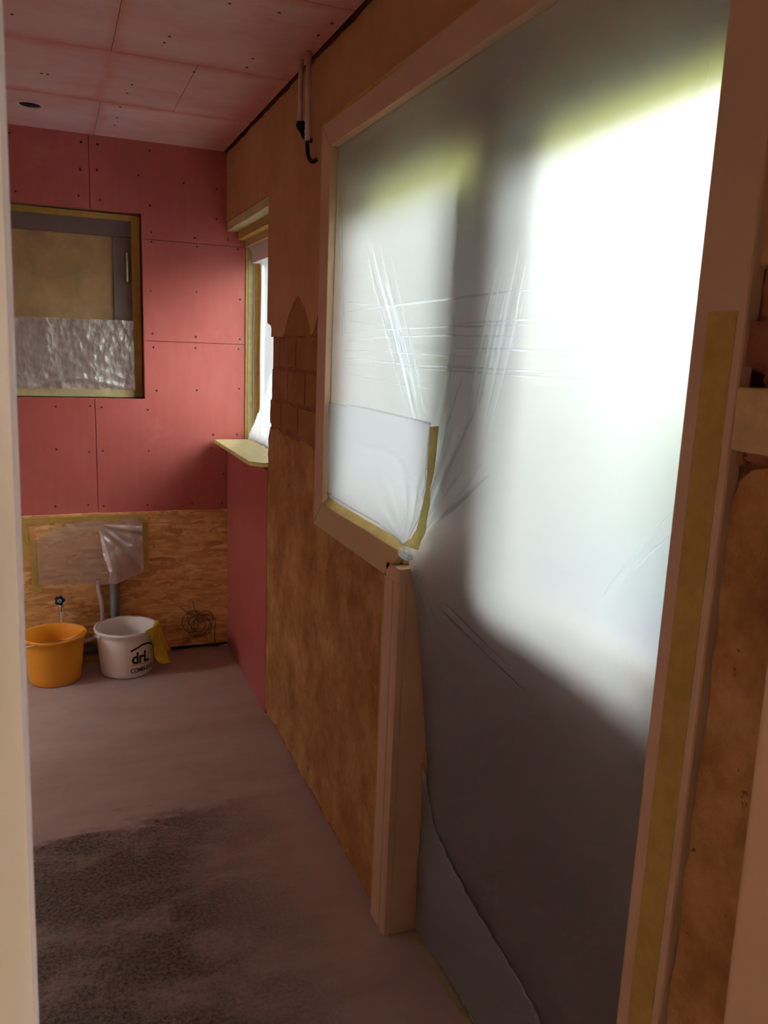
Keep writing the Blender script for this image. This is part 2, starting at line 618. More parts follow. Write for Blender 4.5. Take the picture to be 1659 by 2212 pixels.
def sheet(name, poly, step, f, mat, parent=None, flip=False, thick=0.0):
    """a thin film as a height field over a polygon in the plane; f(u, v) gives the 3-D point"""
    us = [p[0] for p in poly]
    vs = [p[1] for p in poly]
    u0, u1, v0, v1 = min(us), max(us), min(vs), max(vs)
    nu = max(1, round((u1 - u0) / step))
    nv = max(1, round((v1 - v0) / step))
    bm = bmesh.new()
    G = {}

    def clampp(u, v):
        if in_poly((u, v), poly):
            return u, v
        best = None
        n = len(poly)
        for i in range(n):
            a = Vector(poly[i])
            b = Vector(poly[(i + 1) % n])
            d = b - a
            t = max(0, min(1, (Vector((u, v)) - a).dot(d) / max(1e-12, d.dot(d))))
            q = a + d * t
            e = (q - Vector((u, v))).length
            if best is None or e < best[0]:
                best = (e, q)
        return best[1].x, best[1].y

    def vert(i, j):
        if (i, j) not in G:
            u = u0 + (u1 - u0) * i / nu
            v = v0 + (v1 - v0) * j / nv
            u, v = clampp(u, v)
            G[(i, j)] = bm.verts.new(f(u, v))
        return G[(i, j)]
    for i in range(nu):
        for j in range(nv):
            uc = u0 + (u1 - u0) * (i + .5) / nu
            vc = v0 + (v1 - v0) * (j + .5) / nv
            if not in_poly((uc, vc), poly):
                continue
            q = [vert(i, j), vert(i + 1, j), vert(i + 1, j + 1), vert(i, j + 1)]
            if flip:
                q.reverse()
            try:
                fc = bm.faces.new(q)
                fc.smooth = True
            except ValueError:
                pass
    if thick:
        bm.normal_update()
        off = {v: v.normal.copy() for v in bm.verts}
        F = bm.faces[:]
        back = {v: bm.verts.new(v.co - off[v] * thick) for v in list(off)}
        rim = [e for e in bm.edges if len(e.link_faces) == 1]
        rimq = []
        for e in rim:
            lp = e.link_loops[0]
            rimq.append((lp.vert, lp.link_loop_next.vert))
        for fc in F:
            nf = bm.faces.new([back[v] for v in reversed(fc.verts[:])])
            nf.smooth = True
        for a, b in rimq:
            bm.faces.new((b, a, back[a], back[b]))
    me = bpy.data.meshes.new(name)
    bm.to_mesh(me)
    bm.free()
    return link(name, me, mat, parent)


def jag(a, b, n, amp, rng=random):
    """points from a to b (2-D), jittered sideways"""
    a = Vector(a)
    b = Vector(b)
    d = b - a
    s = Vector((-d.y, d.x)).normalized()
    out = []
    for i in range(1, n):
        t = i / n + rng.uniform(-.25, .25) / n
        p = a + d * t + s * rng.uniform(-amp, amp)
        out.append((p.x, p.y))
    return out


XR = 0.80        # right wall core face
XC = 0.787       # face of the coats on it
YB = 4.0
H = 2.44
XL = -1.15


# ------------------------------------------------------------------ floor and ground
def floor_z(x, y):
    return 0.024 * sstep(2.2, 3.7, y)


bm = bmesh.new()
nx, ny = 44, 120
V = [[bm.verts.new((XL - .1 + (1.30 + .1 + .9 - .15) * i / nx * 1.0, -2.5 + 6.8 * j / ny, 0)) for j in range(ny + 1)] for i in range(nx + 1)]
for r in V:
    for v in r:
        v.co.z = floor_z(v.co.x, v.co.y) + 0.0015 * noise.noise(v.co * 7)
for i in range(nx):
    for j in range(ny):
        f = bm.faces.new((V[i][j], V[i + 1][j], V[i + 1][j + 1], V[i][j + 1]))
        f.smooth = True
fl = from_bm('floor', bm, 'floor')
tag(fl, 'dusty bare concrete screed floor with a dark rough patch near the doorway', 'floor', 'structure')
# the slab under it
slab = box('slab', (XL - .1, -2.5, -.14), (1.04, 4.3, -.02), 'outer', fl)

gr = box('ground', (-25, -25, -.4), (40, 40, -.15), 'stone')
tag(gr, 'pale grey terrace paving outside the glazed door', 'ground', 'structure')

# ------------------------------------------------------------------ ceiling
ce = box('ceiling', (XL - .1, -2.5, H + .06), (1.06, 4.3, H + .2), 'frame')  # coloured dark so the void above the lamp hole reads as shade
tag(ce, 'pink plasterboard ceiling with skimmed orange seams', 'ceiling', 'structure')
g = 0.0009
ysplit = [-2.5, -1.0, 0.3, 1.55, 2.22, 2.86, 3.445, 4.02]
for k in range(len(ysplit) - 1):
    y0, y1 = ysplit[k] + g, ysplit[k + 1] - g
    xs = [XL, 0.205, 0.776] if k % 2 == 0 else [XL, -0.42, 0.776]
    if k == 4:
        xs = [XL, 0.205, 0.776]
    if k == 5:
        xs = [XL, 0.47, 0.776]
    for a, b in zip(xs, xs[1:]):
        holes = []
        if y0 < 3.645 < y1 and a < -0.045 < b:
            holes = [[(-0.045 + .042 * math.cos(q), 3.645 + .042 * math.sin(q)) for q in (2 * math.pi * i / 24 for i in range(24))]]
        prism('ceiling_board', [(a + g, y0), (b - g, y0), (b - g, y1), (a + g, y1)], 'Z', H, H + .0125, 'ceil', ce, holes)
# rim of the lamp cut-out
bm = bmesh.new()
rim = []
for r, z in ((.042, H), (.0435, H - .0016), (.050, H - .0014), (.053, H - .0001)):
    rim.append([bm.verts.new((-0.045 + r * math.cos(q), 3.645 + r * math.sin(q), z)) for q in (2 * math.pi * i / 28 for i in range(28))])
for A, B in zip(rim, rim[1:]):
    for k in range(28):
        bm.faces.new((A[k], A[(k + 1) % 28], B[(k + 1) % 28], B[k]))
o = from_bm('lamp_hole_rim', bm, 'pipewhite', ce, True)
o['label'] = 'pale plaster rim around the lamp hole'

tube('hole_shade', [(-.045, 3.645, H + .0015), (-.045, 3.645, H + .04)], .036, 'black', ce, 20)  # black plug added to paint the dark inside of the lamp hole
smesh = None


def screw(parent, loc, axis):
    global smesh
    if smesh is None:
        smesh = {}
    if axis not in smesh:
        bm = bmesh.new()
        seg = 8
        r, h = 0.0052, 0.0014
        top = [bm.verts.new((r * .75 * math.cos(q), r * .75 * math.sin(q), h)) for q in (2 * math.pi * i / seg for i in range(seg))]
        bot = [bm.verts.new((r * math.cos(q), r * math.sin(q), -.001)) for q in (2 * math.pi * i / seg for i in range(seg))]
        bm.faces.new(top)
        for k in range(seg):
            bm.faces.new((bot[k], bot[(k + 1) % seg], top[(k + 1) % seg], top[k]))
        if axis == 'Y':
            bmesh.ops.rotate(bm, verts=bm.verts[:], cent=(0, 0, 0), matrix=Matrix.Rotation(math.radians(90), 3, 'X'))
        else:
            bmesh.ops.rotate(bm, verts=bm.verts[:], cent=(0, 0, 0), matrix=Matrix.Rotation(math.radians(180), 3, 'X'))
        me = bpy.data.meshes.new('screw_head')
        bm.to_mesh(me)
        bm.free()
        me.materials.append(M['screw'])
        smesh[axis] = me
    o = bpy.data.objects.new('screw_head', smesh[axis])
    COL.objects.link(o)
    o.location = loc
    o.parent = parent
    return o


for x, y in [(0.353, 2.645), (0.346, 2.704), (0.294, 3.177), (0.287, 3.288), (0.278, 3.653), (0.277, 3.782), (0.003, 3.205), (0.022, 3.203), (0.466, 2.329), (0.598, 2.325), (0.614, 2.709), (0.616, 2.80), (0.469, 2.93), (0.739, 2.427), (0.746, 2.326), (0.278, 3.487), (-0.067, 2.69)]:
    screw(ce, (x, y, H), 'Z')

# ------------------------------------------------------------------ back wall
WL, WR, WB, WT = -0.50, 0.402, 1.295, 2.131     # far window opening
wb = prism('wall_back', [(XL - .1, -.05), (1.06, -.05), (1.06, H + .06), (XL - .1, H + .06)], 'Y', YB + .0125, YB + .3, 'raw', None,
           [[(WL, WB), (WR, WB), (WR, WT), (WL, WT)]])
tag(wb, 'red plasterboard end wall above an OSB base panel', 'wall', 'structure')
g = 0.0013
LX = XL
boards = [
    [(LX, WT), (.182 - g, WT), (.182 - g, H), (LX, H)],
    [(.182 + g, WT), (.402, WT), (.402, 2.021 + g), (.877, 2.021 + g), (.877, 2.125), (.787, 2.125), (.787, H), (.182 + g, H)],
    [(.402, 1.566 + g), (.877, 1.566 + g), (.877, 2.021 - g), (.402, 2.021 - g)],
    [(.176 + g, .752), (.80, .752), (.80, 1.085), (.877, 1.085), (.877, 1.566 - g), (.402, 1.566 - g), (.402, WB), (.176 + g, WB)],
    [(LX, .752), (.176 - g, .752), (.176 - g, WB), (LX, WB)],
    [(LX, WB + g), (WL, WB + g), (WL, WT - g), (LX, WT - g)],
]
for b in boards:
    prism('plasterboard', b, 'Y', YB, YB + .0125, 'red', wb)
for x, z in [(-0.119, 2.172), (0.135, 2.18), (0.223, 2.172), (0.438, 2.169), (0.74, 2.273), (0.739, 2.138), (0.81, 2.097), (0.795, 2.05), (0.841, 2.011), (0.442, 2.053), (0.442, 2.012), (0.638, 2.045), (0.648, 2.008), (0.434, 1.794), (0.644, 1.801), (0.852, 1.779), (0.44, 1.6), (0.641, 1.593), (0.852, 1.591), (0.443, 1.537), (0.638, 1.541), (0.846, 1.544), (0.454, 1.336), (0.643, 1.34), (0.849, 1.352), (0.721, 1.125), (0.84, 1.125), (0.006, 1.255), (0.154, 1.259), (0.204, 1.254), (0.412, 1.244), (0.001, 1.059), (0.144, 1.045), (0.204, 1.05), (0.413, 1.047), (0.714, 1.059), (-0.013, 0.792), (0.132, 0.792), (0.201, 0.785), (0.402, 0.783), (0.616, 0.782), (0.765, 0.78), (0.773, 0.928), (0.144, 2.29), (0.152, 2.403), (0.22, 2.402), (0.214, 2.296), (0.39, 2.293), (0.44, 2.404), (0.59, 2.281), (-0.132, 2.404), (-0.30, 2.40), (-0.30, 1.05)]:
    screw(wb, (x, YB, z), 'Y')
# OSB base panels: proud of the boards above, a dark gap at the floor
rng = random.Random(3)
o = prism('osb_panel', [(LX, .045)] + [(.796, .045), (.796, .752)] + jag((.796, .752), (LX, .752), 60, .0015, rng) + [(LX, .752)], 'Y', YB - .012, YB + .0125, 'osb', wb)
o['label'] = 'orange-brown strand board panel'
box('gap_shade', (LX, YB + .0125, -.01), (.80, YB + .03, .06), 'black', wb)  # black strip painting the shade in the gap at the floor

# ------------------------------------------------------------------ right wall
rng = random.Random(11)
top = H + .06
pier_edge = [(3.185, 2.128), (3.19, 1.66), (3.186, 1.652), (3.135, 1.643), (3.122, 1.63), (3.13, 1.60), (3.138, 1.575), (3.115, 1.552), (3.098, 1.538), (3.118, 1.52), (3.112, 1.50), (3.108, 1.486), (3.145, 1.468), (3.136, 1.445), (3.132, 1.42), (3.15, 1.40), (3.144, 1.375), (3.158, 1.35), (3.148, 1.325), (3.160, 1.30), (3.152, 1.275), (3.156, 1.25), (3.146, 1.225), (3.162, 1.2), (3.155, 1.17), (3.165, 1.14), (3.155, 1.115), (3.158, 1.088)]
core = [(-2.4, -.02), (.80, -.02), (.80, 2.185), (2.445, 2.185), (2.445, 1.035), (1.82, 1.035), (1.82, -.02),
        (4.0, -.02), (4.0, 1.085)] + [(p[0] + .003, p[1] - .002) for p in pier_edge[::-1]] + [(4.0, 2.126), (4.0, top), (-2.4, top)]
HALL_LIGHT = [(-1.6, .8), (-.55, .8), (-.55, 2.2), (-1.6, 2.2)]      # unseen opening added behind the viewer to light the hall and jamb
hole = [(.742, 1.518), (.770, 1.512), (.776, 1.540), (.768, 1.560), (.748, 1.556)]
wr = prism('wall_right', core, 'X', XR, 1.04, 'raw', None, [hole, HALL_LIGHT])
tag(wr, 'brown plastered right wall with bare masonry pier and glazed openings', 'wall', 'structure')
skin = [p for p in core]
prism('outer_skin', skin, 'X', 1.0405, 1.06, 'outer', wr, [HALL_LIGHT])

# smooth plaster coat: above the openings and on the upper pier, scalloped where the trowel stopped
scal = []
for i in range(24):
    y = 3.125 - (3.125 - 2.485) * i / 23
    if y > 2.60:
        z = 1.60 + .135 * max(0, 1 - (abs(y - 2.765) / .175) ** 1.7)
    else:
        z = 1.60 + .10 * sstep(2.60, 2.485, y)
    z += rng.uniform(-.004, .004)
    scal.append((y, z))
coat = [(4.0, 2.128), (4.0, 2.432)]
coat += jag((4.0, 2.432), (-2.4, 2.432), 120, .004, rng) + [(-2.4, 2.432)]
coat += [(-2.4, 1.70), (.40, 1.72), (.70, 1.72), (.735, 1.69), (.764, 1.68), (.764, 2.222), (2.488, 2.222), (2.488, 1.69)]
coat += scal[::-1] + [p for p in pier_edge[4::-1] if p[1] > 1.61] 
o = prism('plaster_coat', coat, 'X', XC, XR, 'plaster', wr, [[(-1.6, 1.75), (-.55, 1.75), (-.55, 2.2), (-1.6, 2.2)]])
o['label'] = 'smooth tan plaster coat'
# rough coat below: lower pier and under the sill
low = [(2.488, .995), (1.864, .995), (1.864, .022)] + jag((1.864, .022), (3.165, .042), 48, .010, rng) + [(3.165, .042), (3.165, 1.0)]
low += [p for p in pier_edge[::-1] if p[1] < 1.25] + [(3.13, 1.252)]
low += jag((3.13, 1.252), (2.488, 1.235), 16, .012, rng) + [(2.488, 1.235)]
o = prism('rough_coat', low, 'X', XC + .002, XR, 'render', wr)
o['label'] = 'rough mottled brown render'
o = prism('base_coat', [(2.4885, 1.604), (3.10, 1.604), (3.118, 1.63), (2.93, 1.74), (2.60, 1.76), (2.4885, 1.74)], 'X', XC + .0018, XC + .004, 'damp', wr)
base = [(2.4885, 1.0), (3.10, 1.0), (3.105, 1.604), (3.118, 1.63), (2.93, 1.74), (2.60, 1.76), (2.4885, 1.74)]
o = prism('base_coat', base, 'X', XC + .0042, XR, 'raw', wr)
o['label'] = 'darker rough base coat'
# blocks laid bare between the two coats
rows = [(1.262, 1.362), (1.367, 1.482), (1.488, 1.600)]
for ri, (z0, z1) in enumerate(rows):
    ys = ([2.492, 2.74, 2.97, 3.14], [2.492, 2.66, 2.88, 3.115], [2.492, 2.78, 3.00, 3.10])[ri]
    for a, b in zip(ys, ys[1:]):
        pts = []
        for (p, q) in (((a + .006, z0 + .004), (b - .006, z0 + .004)), ((b - .006, z0 + .004), (b - .006, z1 - .004)),
                       ((b - .006, z1 - .004), (a + .006, z1 - .004)), ((a + .006, z1 - .004), (a + .006, z0 + .004))):
            pts.append(p)
            pts += jag(p, q, 4, .004, rng)
        prism('brick', pts, 'X', XC + .001 + rng.uniform(0, .002), XC + .004, 'damp', wr)
# near piece of wall beside the glazed door, with a broken patch
near = [(.758, .0)] + jag((.758, .0), (.758, 1.40), 40, .0035, rng) + [(.757, 1.405), (.750, 1.425), (.735, 1.44), (.70, 1.45), (.64, 1.452), (.55, 1.46), (-.5, 1.46), (-.5, -.0)]
o = prism('rough_coat', near, 'X', .785, XR, 'render', wr)
o['label'] = 'rough orange-brown render beside the door casing'
for (a, b, z0, z1, d) in ((.60, .752, 1.625, 1.685, .786), (.66, .768, 1.565, 1.618, .783), (.50, .735, 1.565, 1.615, .79), (.60, .738, 1.545, 1.562, .79),
                          (.50, .60, 1.47, 1.56, .789), (.60, .75, 1.4505, 1.462, .79), (.745, .765, 1.485, 1.512, .784), (.752, .766, 1.445, 1.475, .788)):
    pts = []
    C4 = [(a, z0), (b, z0), (b, z1), (a, z1)]
    for i in range(4):
        pts.append(C4[i])
        pts += jag(C4[i], C4[(i + 1) % 4], 4, .004, rng)
    prism('brick', pts, 'X', d, XR, 'raw', wr)
# red plasterboard under the small window
o = prism('plasterboard', [(3.168, .012), (3.985, .035), (3.985, 1.07), (3.168, 1.07)], 'X', .7885, XR, 'red', wr)
o['label'] = 'dark red plasterboard under the sill'

# ------------------------------------------------------------------ other walls (hall behind the camera, hidden side wall)
wl = prism('wall_left', [(-2.5, -.02), (4.3, -.02), (4.3, H + .06), (-2.5, H + .06)], 'X', XL - .12, XL, 'ceil', None,
           [[(3.40, .65), (3.66, .65), (3.66, 1.05), (3.40, 1.05)]])  # unseen opening added to light the far floor and buckets
tag(wl, 'skimmed pink side wall hidden behind the near door jamb', 'wall', 'structure')
wh = prism('wall_hall', [(XL, -.02), (XR, -.02), (XR, H + .06), (XL, H + .06)], 'Y', -2.5, -2.4, 'hall')
tag(wh, 'plain hall wall behind the viewer', 'wall', 'structure')
# partition with the doorway
wf = prism('wall_front', [(XL, -.02), (-.10, -.02), (-.10, 2.10), (.66, 2.10), (.66, -.02), (.784, -.02), (.784, H), (XL, H)], 'Y', .20, .50, 'hall')
tag(wf, 'thin partition wall holding the near doorway', 'wall', 'structure')


def lean_box(name, x0, x1, y0, y1, z0, z1, slope, zref, mat, parent, bevel=.003):
    bm = bmesh.new()
    box_bm(bm, (x0, y0, z0), (x1, y1, z1))
    if bevel:
        bmesh.ops.bevel(bm, geom=bm.edges[:], offset=bevel, segments=3, affect='EDGES', profile=0.5)
    for v in bm.verts:
        v.co.x += slope * (v.co.z - zref)
    return from_bm(name, bm, mat, parent)


d1 = empty('door_1', (-.03, .45, 0))
tag(d1, 'cream painted door frame standing close at the left edge', 'door frame', 'structure')


def kid(o, par):
    o.parent = par
    o.matrix_parent_inverse = Matrix.Translation(par.location).inverted()
    return o


kid(lean_box('jamb', -.105, -.0232, .17, .497, 0, 2.095, .0131, 1.467, 'cream', None, .006), d1)
kid(lean_box('stop_bead', -.10, -.0205, .4975, .512, 0, 2.09, .0131, 1.467, 'creamgrey', None, .003), d1)  # grey colour paints the thin shaded edge of the jamb
kid(lean_box('architrave', -.17, -.06, .145, .1695, 0, 2.16, .0131, 1.467, 'cream', None, .004), d1)
kid(box('head', (-.10, .17, 2.06), (.66, .51, 2.0995), 'cream', None, .004), d1)
kid(lean_box('jamb', .597, .655, .17, .512, 0, 2.06, -.022, 1.11, 'casing', None, .006), d1)

# ------------------------------------------------------------------ big glazed unit: window_1 (frame, sashes, panes) and its casing
w1 = empty('window_1', (.92, 1.6, 0))
tag(w1, 'large window and glazed door unit behind milky plastic film', 'window', 'structure')


def k1(o):
    return kid(o, w1)


FX0, FX1 = .885, .955


def fr(name, y0, y1, z0, z1, mat='frame', x0=FX0, x1=FX1, bev=.004):
    return k1(box(name, (x0, y0, z0), (x1, y1, z1), mat, None, bev))


fr('frame_head', .802, 2.443, 2.065, 2.183, 'framelt')
fr('frame_stile', 2.375, 2.443, 1.037, 2.064, 'framelt')
fr('frame_stile', .802, .855, .0, 2.064, 'framelt')
fr('mullion', 1.50, 1.66, .0, 2.064, 'frame')
fr('frame_infill', 1.661, 1.819, .0, 1.036, 'framelt')
fr('frame_sill', 1.661, 2.374, 1.037, 1.09, 'framelt')
# window sash
fr('sash_rail', 1.661, 2.374, 2.02, 2.064, 'framelt', .895, .945)
fr('sash_rail', 1.661, 2.374, 1.091, 1.14, 'framelt', .895, .945)
fr('sash_stile', 1.661, 1.71, 1.141, 2.019, 'framelt', .895, .945)
fr('sash_stile', 2.335, 2.374, 1.141, 2.019, 'framelt', .895, .945)
fr('pane', 1.711, 2.334, 1.141, 2.019, 'pane', .918, .922, 0)
# door leaf
fr('door_rail', .856, 1.499, 1.995, 2.064, 'frame', .895, .945)
fr('door_stile', 1.435, 1.499, .0, 1.994, 'frame', .895, .945)
fr('door_stile', .856, .90, .0, 1.994, 'frame', .895, .945)
fr('door_rail', .901, 1.434, 1.0, 1.07, 'frame', .895, .945)
fr('door_rail', .901, 1.434, .0, .12, 'frame', .895, .945)
fr('door_panel', .901, 1.434, .121, .999, 'panel', .905, .935, 0)
fr('pane', .901, 1.434, 1.071, 1.994, 'pane', .918, .922, 0)
o = fr('edge_tape', .902, 1.433, 1.94, 1.993, 'backlit', .9165, .9175, 0)  # strip added for the coloured fringe of light under the head
o['label'] = 'added yellow-green tape giving the light fringe at the glass head'
o = fr('edge_tape', 1.712, 2.333, 1.96, 2.018, 'backlit', .9165, .9175, 0)
o['label'] = 'added yellow-green tape giving the light fringe at the glass head'
# plaster returns of the reveal
k1(box('reveal', (XC + .01, 2.40, 1.09), (FX0, 2.443, 2.183), 'casing'))
k1(box('reveal', (XC + .01, .802, 2.15), (FX0, 2.399, 2.183), 'casing'))
k1(box('reveal', (XC + .01, .802, 0), (FX0, .845, 2.149), 'casing'))

t1 = empty('trim_1', (.78, 1.6, 0))
tag(t1, 'beige casing boards around the big window and door, with stepped sill', 'trim', 'structure')


def k2(o):
    return kid(o, t1)


CX0, CX1 = .774, .799
k2(prism('casing_head', [(.764, 2.222), (2.486, 2.222), (2.40, 2.143), (.85, 2.143)], 'X', CX0, CX1, 'casing', None, (), .0025))
k2(prism('casing_stile', [(2.486, 2.2215), (2.486, 1.0), (2.40, 1.083), (2.40, 2.1425)], 'X', CX0, CX1, 'casing', None, (), .0025))
k2(prism('casing_rail', [(2.486, .9985), (2.40, 1.082), (1.765, 1.082), (1.862, .9985)], 'X', CX0, CX1, 'casingy', None, (), .0025))
k2(prism('casing_stile', [(.764, 2.2215), (.764, 0), (.85, 0), (.85, 2.1425)], 'X', CX0, CX1, 'casing', None, (), .004))
# sill board behind the rail
k2(box('sill_board', (CX1 + .0005, 1.80, 1.04), (FX0 - .001, 2.399, 1.083), 'casingy', None, .002))
# door post with grooves: profile in plan
prof = [(.774, 1.862), (.774, 1.803), (.7775, 1.801), (.7775, 1.798), (.774, 1.796), (.774, 1.775), (.7775, 1.7665),
        (.792, 1.7655), (.793, 1.7685), (.7965, 1.7685), (.7975, 1.7655), (.876, 1.7655), (.876, 1.815), (.7985, 1.815), (.7985, 1.862)]
post = k2(prism('door_post', prof, 'Z', .004, .9975, 'casing'))
post2 = k2(prism('door_post_head', [(.774, 1.765), (.774, 1.8475)] + [(.799, 1.8475), (.799, 1.815), (.876, 1.815), (.876, 1.765)], 'Z', .998, 1.037, 'casing'))
o = k2(box('edge_tape', (.7732, 1.856, .02), (.7738, 1.8635, .99), 'tape'))
o['label'] = 'thin yellow tape along the post edge'
o = k2(box('edge_tape', (.7732, .776, .02), (.7738, .824, 1.63), 'tape'))
o['label'] = 'wide yellow tape on the near casing'
o = k2(box('edge_tape', (.7732, 1.86, 2.212), (.7738, 2.48, 2.2215), 'tape'))
o['label'] = 'thin yellow tape on the head casing'

# ------------------------------------------------------------------ the milky film over the big unit
CY, CZ = 1.762, 1.088


def film_x(y, z):
    x = .808
    # lower door part leans back against the door foot
    back = max(0.0, min(1.0, (1.12 - z) / .62)) * .064
    left = sstep(1.0, 1.06, 1.06 + (CZ - z)) if z < CZ else 0.0
    if y < CY:
        lf = math.exp(-(CY - y) / .20) * .064 * max(0.0, min(1.0, (1.09 - z) / .55))
    else:
        lf = 0
    x += max(back, lf)
    # near casing edge
    e = math.exp(-max(0, y - .85) / .13)
    x = x * (1 - e) + .797 * e
    # upper edges
    e = math.exp(-max(0, 2.145 - z) / .05)
    x = x * (1 - e) + .797 * e
    if y > CY:
        e = math.exp(-max(0, 2.40 - y) / .05)
        x = x * (1 - e) + .797 * e
        e = math.exp(-max(0, z - 1.086) / .05)
        x = x * (1 - e) + .795 * e
    # pinch at the inner corner
    dy, dz = y - CY, z - CZ
    d = math.hypot(dy, dz)
    e = math.exp(-d / .06)
    x = x * (1 - e) + .782 * e
    th = math.atan2(dz, dy)
    x += .0032 * math.sin(th * 17 + 3 * math.sin(th * 3)) * min(1, d / .08) * math.exp(-d / .28)
    # taut bundle of pleats falling towards the flap
    for (ya, za, yb, zb, k) in ((2.13, 1.84, 1.80, 1.36, 1.0), (2.09, 1.84, 1.78, 1.38, .8), (2.05, 1.82, 1.76, 1.38, 1.0), (2.00, 1.80, 1.735, 1.40, .7),
                                (1.97, 1.80, 1.72, 1.40, .9), (1.36, 1.76, 1.45, 1.42, .9), (1.40, 1.76, 1.48, 1.42, .8), (1.44, 1.74, 1.515, 1.42, .9), (1.33, 1.74, 1.42, 1.42, .6),
                                (1.50, 1.50, 1.72, 1.17, 1.2), (1.47, 1.44, 1.70, 1.16, .9)):
        ux, uz = yb - ya, zb - za
        L = math.hypot(ux, uz)
        t = ((y - ya) * ux + (z - za) * uz) / (L * L)
        if -.1 < t < 1.15:
            dd = abs((y - ya) * uz - (z - za) * ux) / L
            x -= .0028 * k * math.exp(-(dd / .006) ** 2) * sstep(-.1, .25, t) * sstep(1.15, .9, t)
    # packaging creases running level
    for z0, k, sl in ((1.735, .5, .02), (1.66, .9, -.03), (1.615, .7, .01), (1.598, .6, .0), (1.572, 1.0, .01), (1.548, .7, 0), (1.525, .9, -.01), (1.498, .5, .0), (1.40, .4, .01)):
        zz = z0 + sl * (y - 1.5) + .003 * math.sin(y * 9 + z0 * 40)
        x -= .0022 * k * math.exp(-((z - zz) / .005) ** 2) * (.5 + .5 * noise.noise((y * 3, z0 * 50, 0)))
    # pulls at the near edge
    for z0 in (1.42, 1.30, 1.22, .34, .22):
        q = (z - z0) - .6 * (y - .86)
        x += .0022 * math.exp(-(q / .018) ** 2) * math.exp(-(y - .85) / .10)
    x += .0035 * noise.noise((y * 2.2, z * 3.4, 1.7)) + .0016 * noise.noise((y * 7, z * 5, 4.2))
    # bottom hem
    return x


ms = empty('masking_film', (.80, 1.6, 0))
tag(ms, 'milky plastic film taped over the whole big window and door', 'plastic film')
POLY = [(.85, .003), (CY, .003), (CY, CZ), (2.40, CZ), (2.40, 2.145), (.85, 2.145)]
fo = kid(sheet('film_sheet', POLY, .0065, lambda u, v: (film_x(u, v), u, v), 'film', None, flip=True, thick=.0012), ms)

# pleats: narrow ridges of gathered film lying on the sheet, shaded lines tinted darker


def pleat(ya, za, yb, zb, w=.005, hgt=.006, bow=0.0, n=26, mat='pleat'):
    bm = bmesh.new()
    d = Vector((yb - ya, zb - za))
    sd = Vector((-d.y, d.x)).normalized()
    rows_ = []
    for i in range(n + 1):
        t = i / n
        taper = max(.06, math.sin(math.pi * min(1, max(0, t))) ** .5)
        c = Vector((ya, za)) + d * t + sd * (bow * math.sin(math.pi * t) + .0015 * noise.noise((t * 6, ya * 30, za * 30)))
        row = []
        for k, hh in ((-1, 0.0), (-.35, 1.0), (.1, .85), (1, 0.0)):
            p = c + sd * (w * k * taper)
            row.append(bm.verts.new((film_x(p.x, p.y) - .0009 - hgt * hh * taper, p.x, p.y)))
        rows_.append(row)
    for a, b in zip(rows_, rows_[1:]):
        for k in range(3):
            bm.faces.new((a[k], a[k + 1], b[k + 1], b[k])).smooth = True
    me = bpy.data.meshes.new('film_pleat')
    bm.normal_update()
    bm.faces.ensure_lookup_table()
    fl_ = bm.faces[0].normal.x > 0
    if fl_:
        bmesh.ops.reverse_faces(bm, faces=bm.faces[:])
    bm.to_mesh(me)
    bm.free()
    return kid(link('film_pleat', me, mat), ms)


prg = random.Random(21)
for (ya, za, yb, zb) in ((2.16, 1.88, 1.80, 1.36), (2.125, 1.85, 1.785, 1.40), (2.10, 1.82, 1.765, 1.38), (2.06, 1.84, 1.75, 1.40), (2.03, 1.78, 1.735, 1.40), (1.98, 1.80, 1.72, 1.41),
                         (1.325, 1.74, 1.415, 1.42), (1.35, 1.78, 1.44, 1.42), (1.38, 1.72, 1.46, 1.44), (1.40, 1.76, 1.485, 1.42), (1.43, 1.74, 1.51, 1.43),
                         (1.46, 1.53, 1.735, 1.13), (1.49, 1.46, 1.735, 1.13), (1.56, 1.55, 1.742, 1.16), (1.60, 1.60, 1.745, 1.18), (1.42, 1.36, 1.73, 1.115), (1.50, 1.36, 1.735, 1.12),
                         (2.385, 2.05, 2.33, 1.55), (2.38, 1.95, 2.30, 1.60)):
    pleat(ya, za, yb, zb, prg.uniform(.0025, .005), prg.uniform(.001, .003), prg.uniform(-.006, .006))
    o_ = .012 * prg.choice((-1, 1))
    pleat(ya + o_, za - .03, yb + o_ * .6, zb + .02, prg.uniform(.003, .006), .001, prg.uniform(-.006, .006), 26, 'pleatshade')
for z0, y0, y1, sl in ((1.700, 2.30, 1.95, -.03), (1.672, 2.32, 1.25, .012), (1.648, 2.28, 1.90, -.02), (1.628, 1.60, .93, .008), (1.612, 2.33, 1.02, .006), (1.590, 2.30, 1.30, .01), (1.576, 1.60, .89, -.006),
                       (1.560, 2.34, 1.50, .0), (1.540, 2.30, 1.10, .004), (1.520, 2.32, .90, .012), (1.495, 2.28, 1.60, -.01)):
    pleat(y0, z0, y1, z0 + sl, prg.uniform(.0015, .003), prg.uniform(.001, .0025), prg.uniform(-.010, .010), 40, 'pleatshade')
for (ya, za, yb, zb) in ((.875, 1.36, 1.02, 1.19), (.87, 1.33, .97, 1.23), (.93, 1.72, .90, 1.95), (.915, 1.62, .885, 1.90), (1.64, .98, 1.25, .93), (1.60, 1.0, 1.30, .96)):
    pleat(ya, za, yb, zb, .003, .002, .004, 26, 'pleatshade')

# doubled patch above the sill
FP = [(2.396, 1.112), (2.398, 1.402), (2.1, 1.409), (1.68, 1.408), (1.690, 1.30), (1.71, 1.18), (1.755, 1.10)]


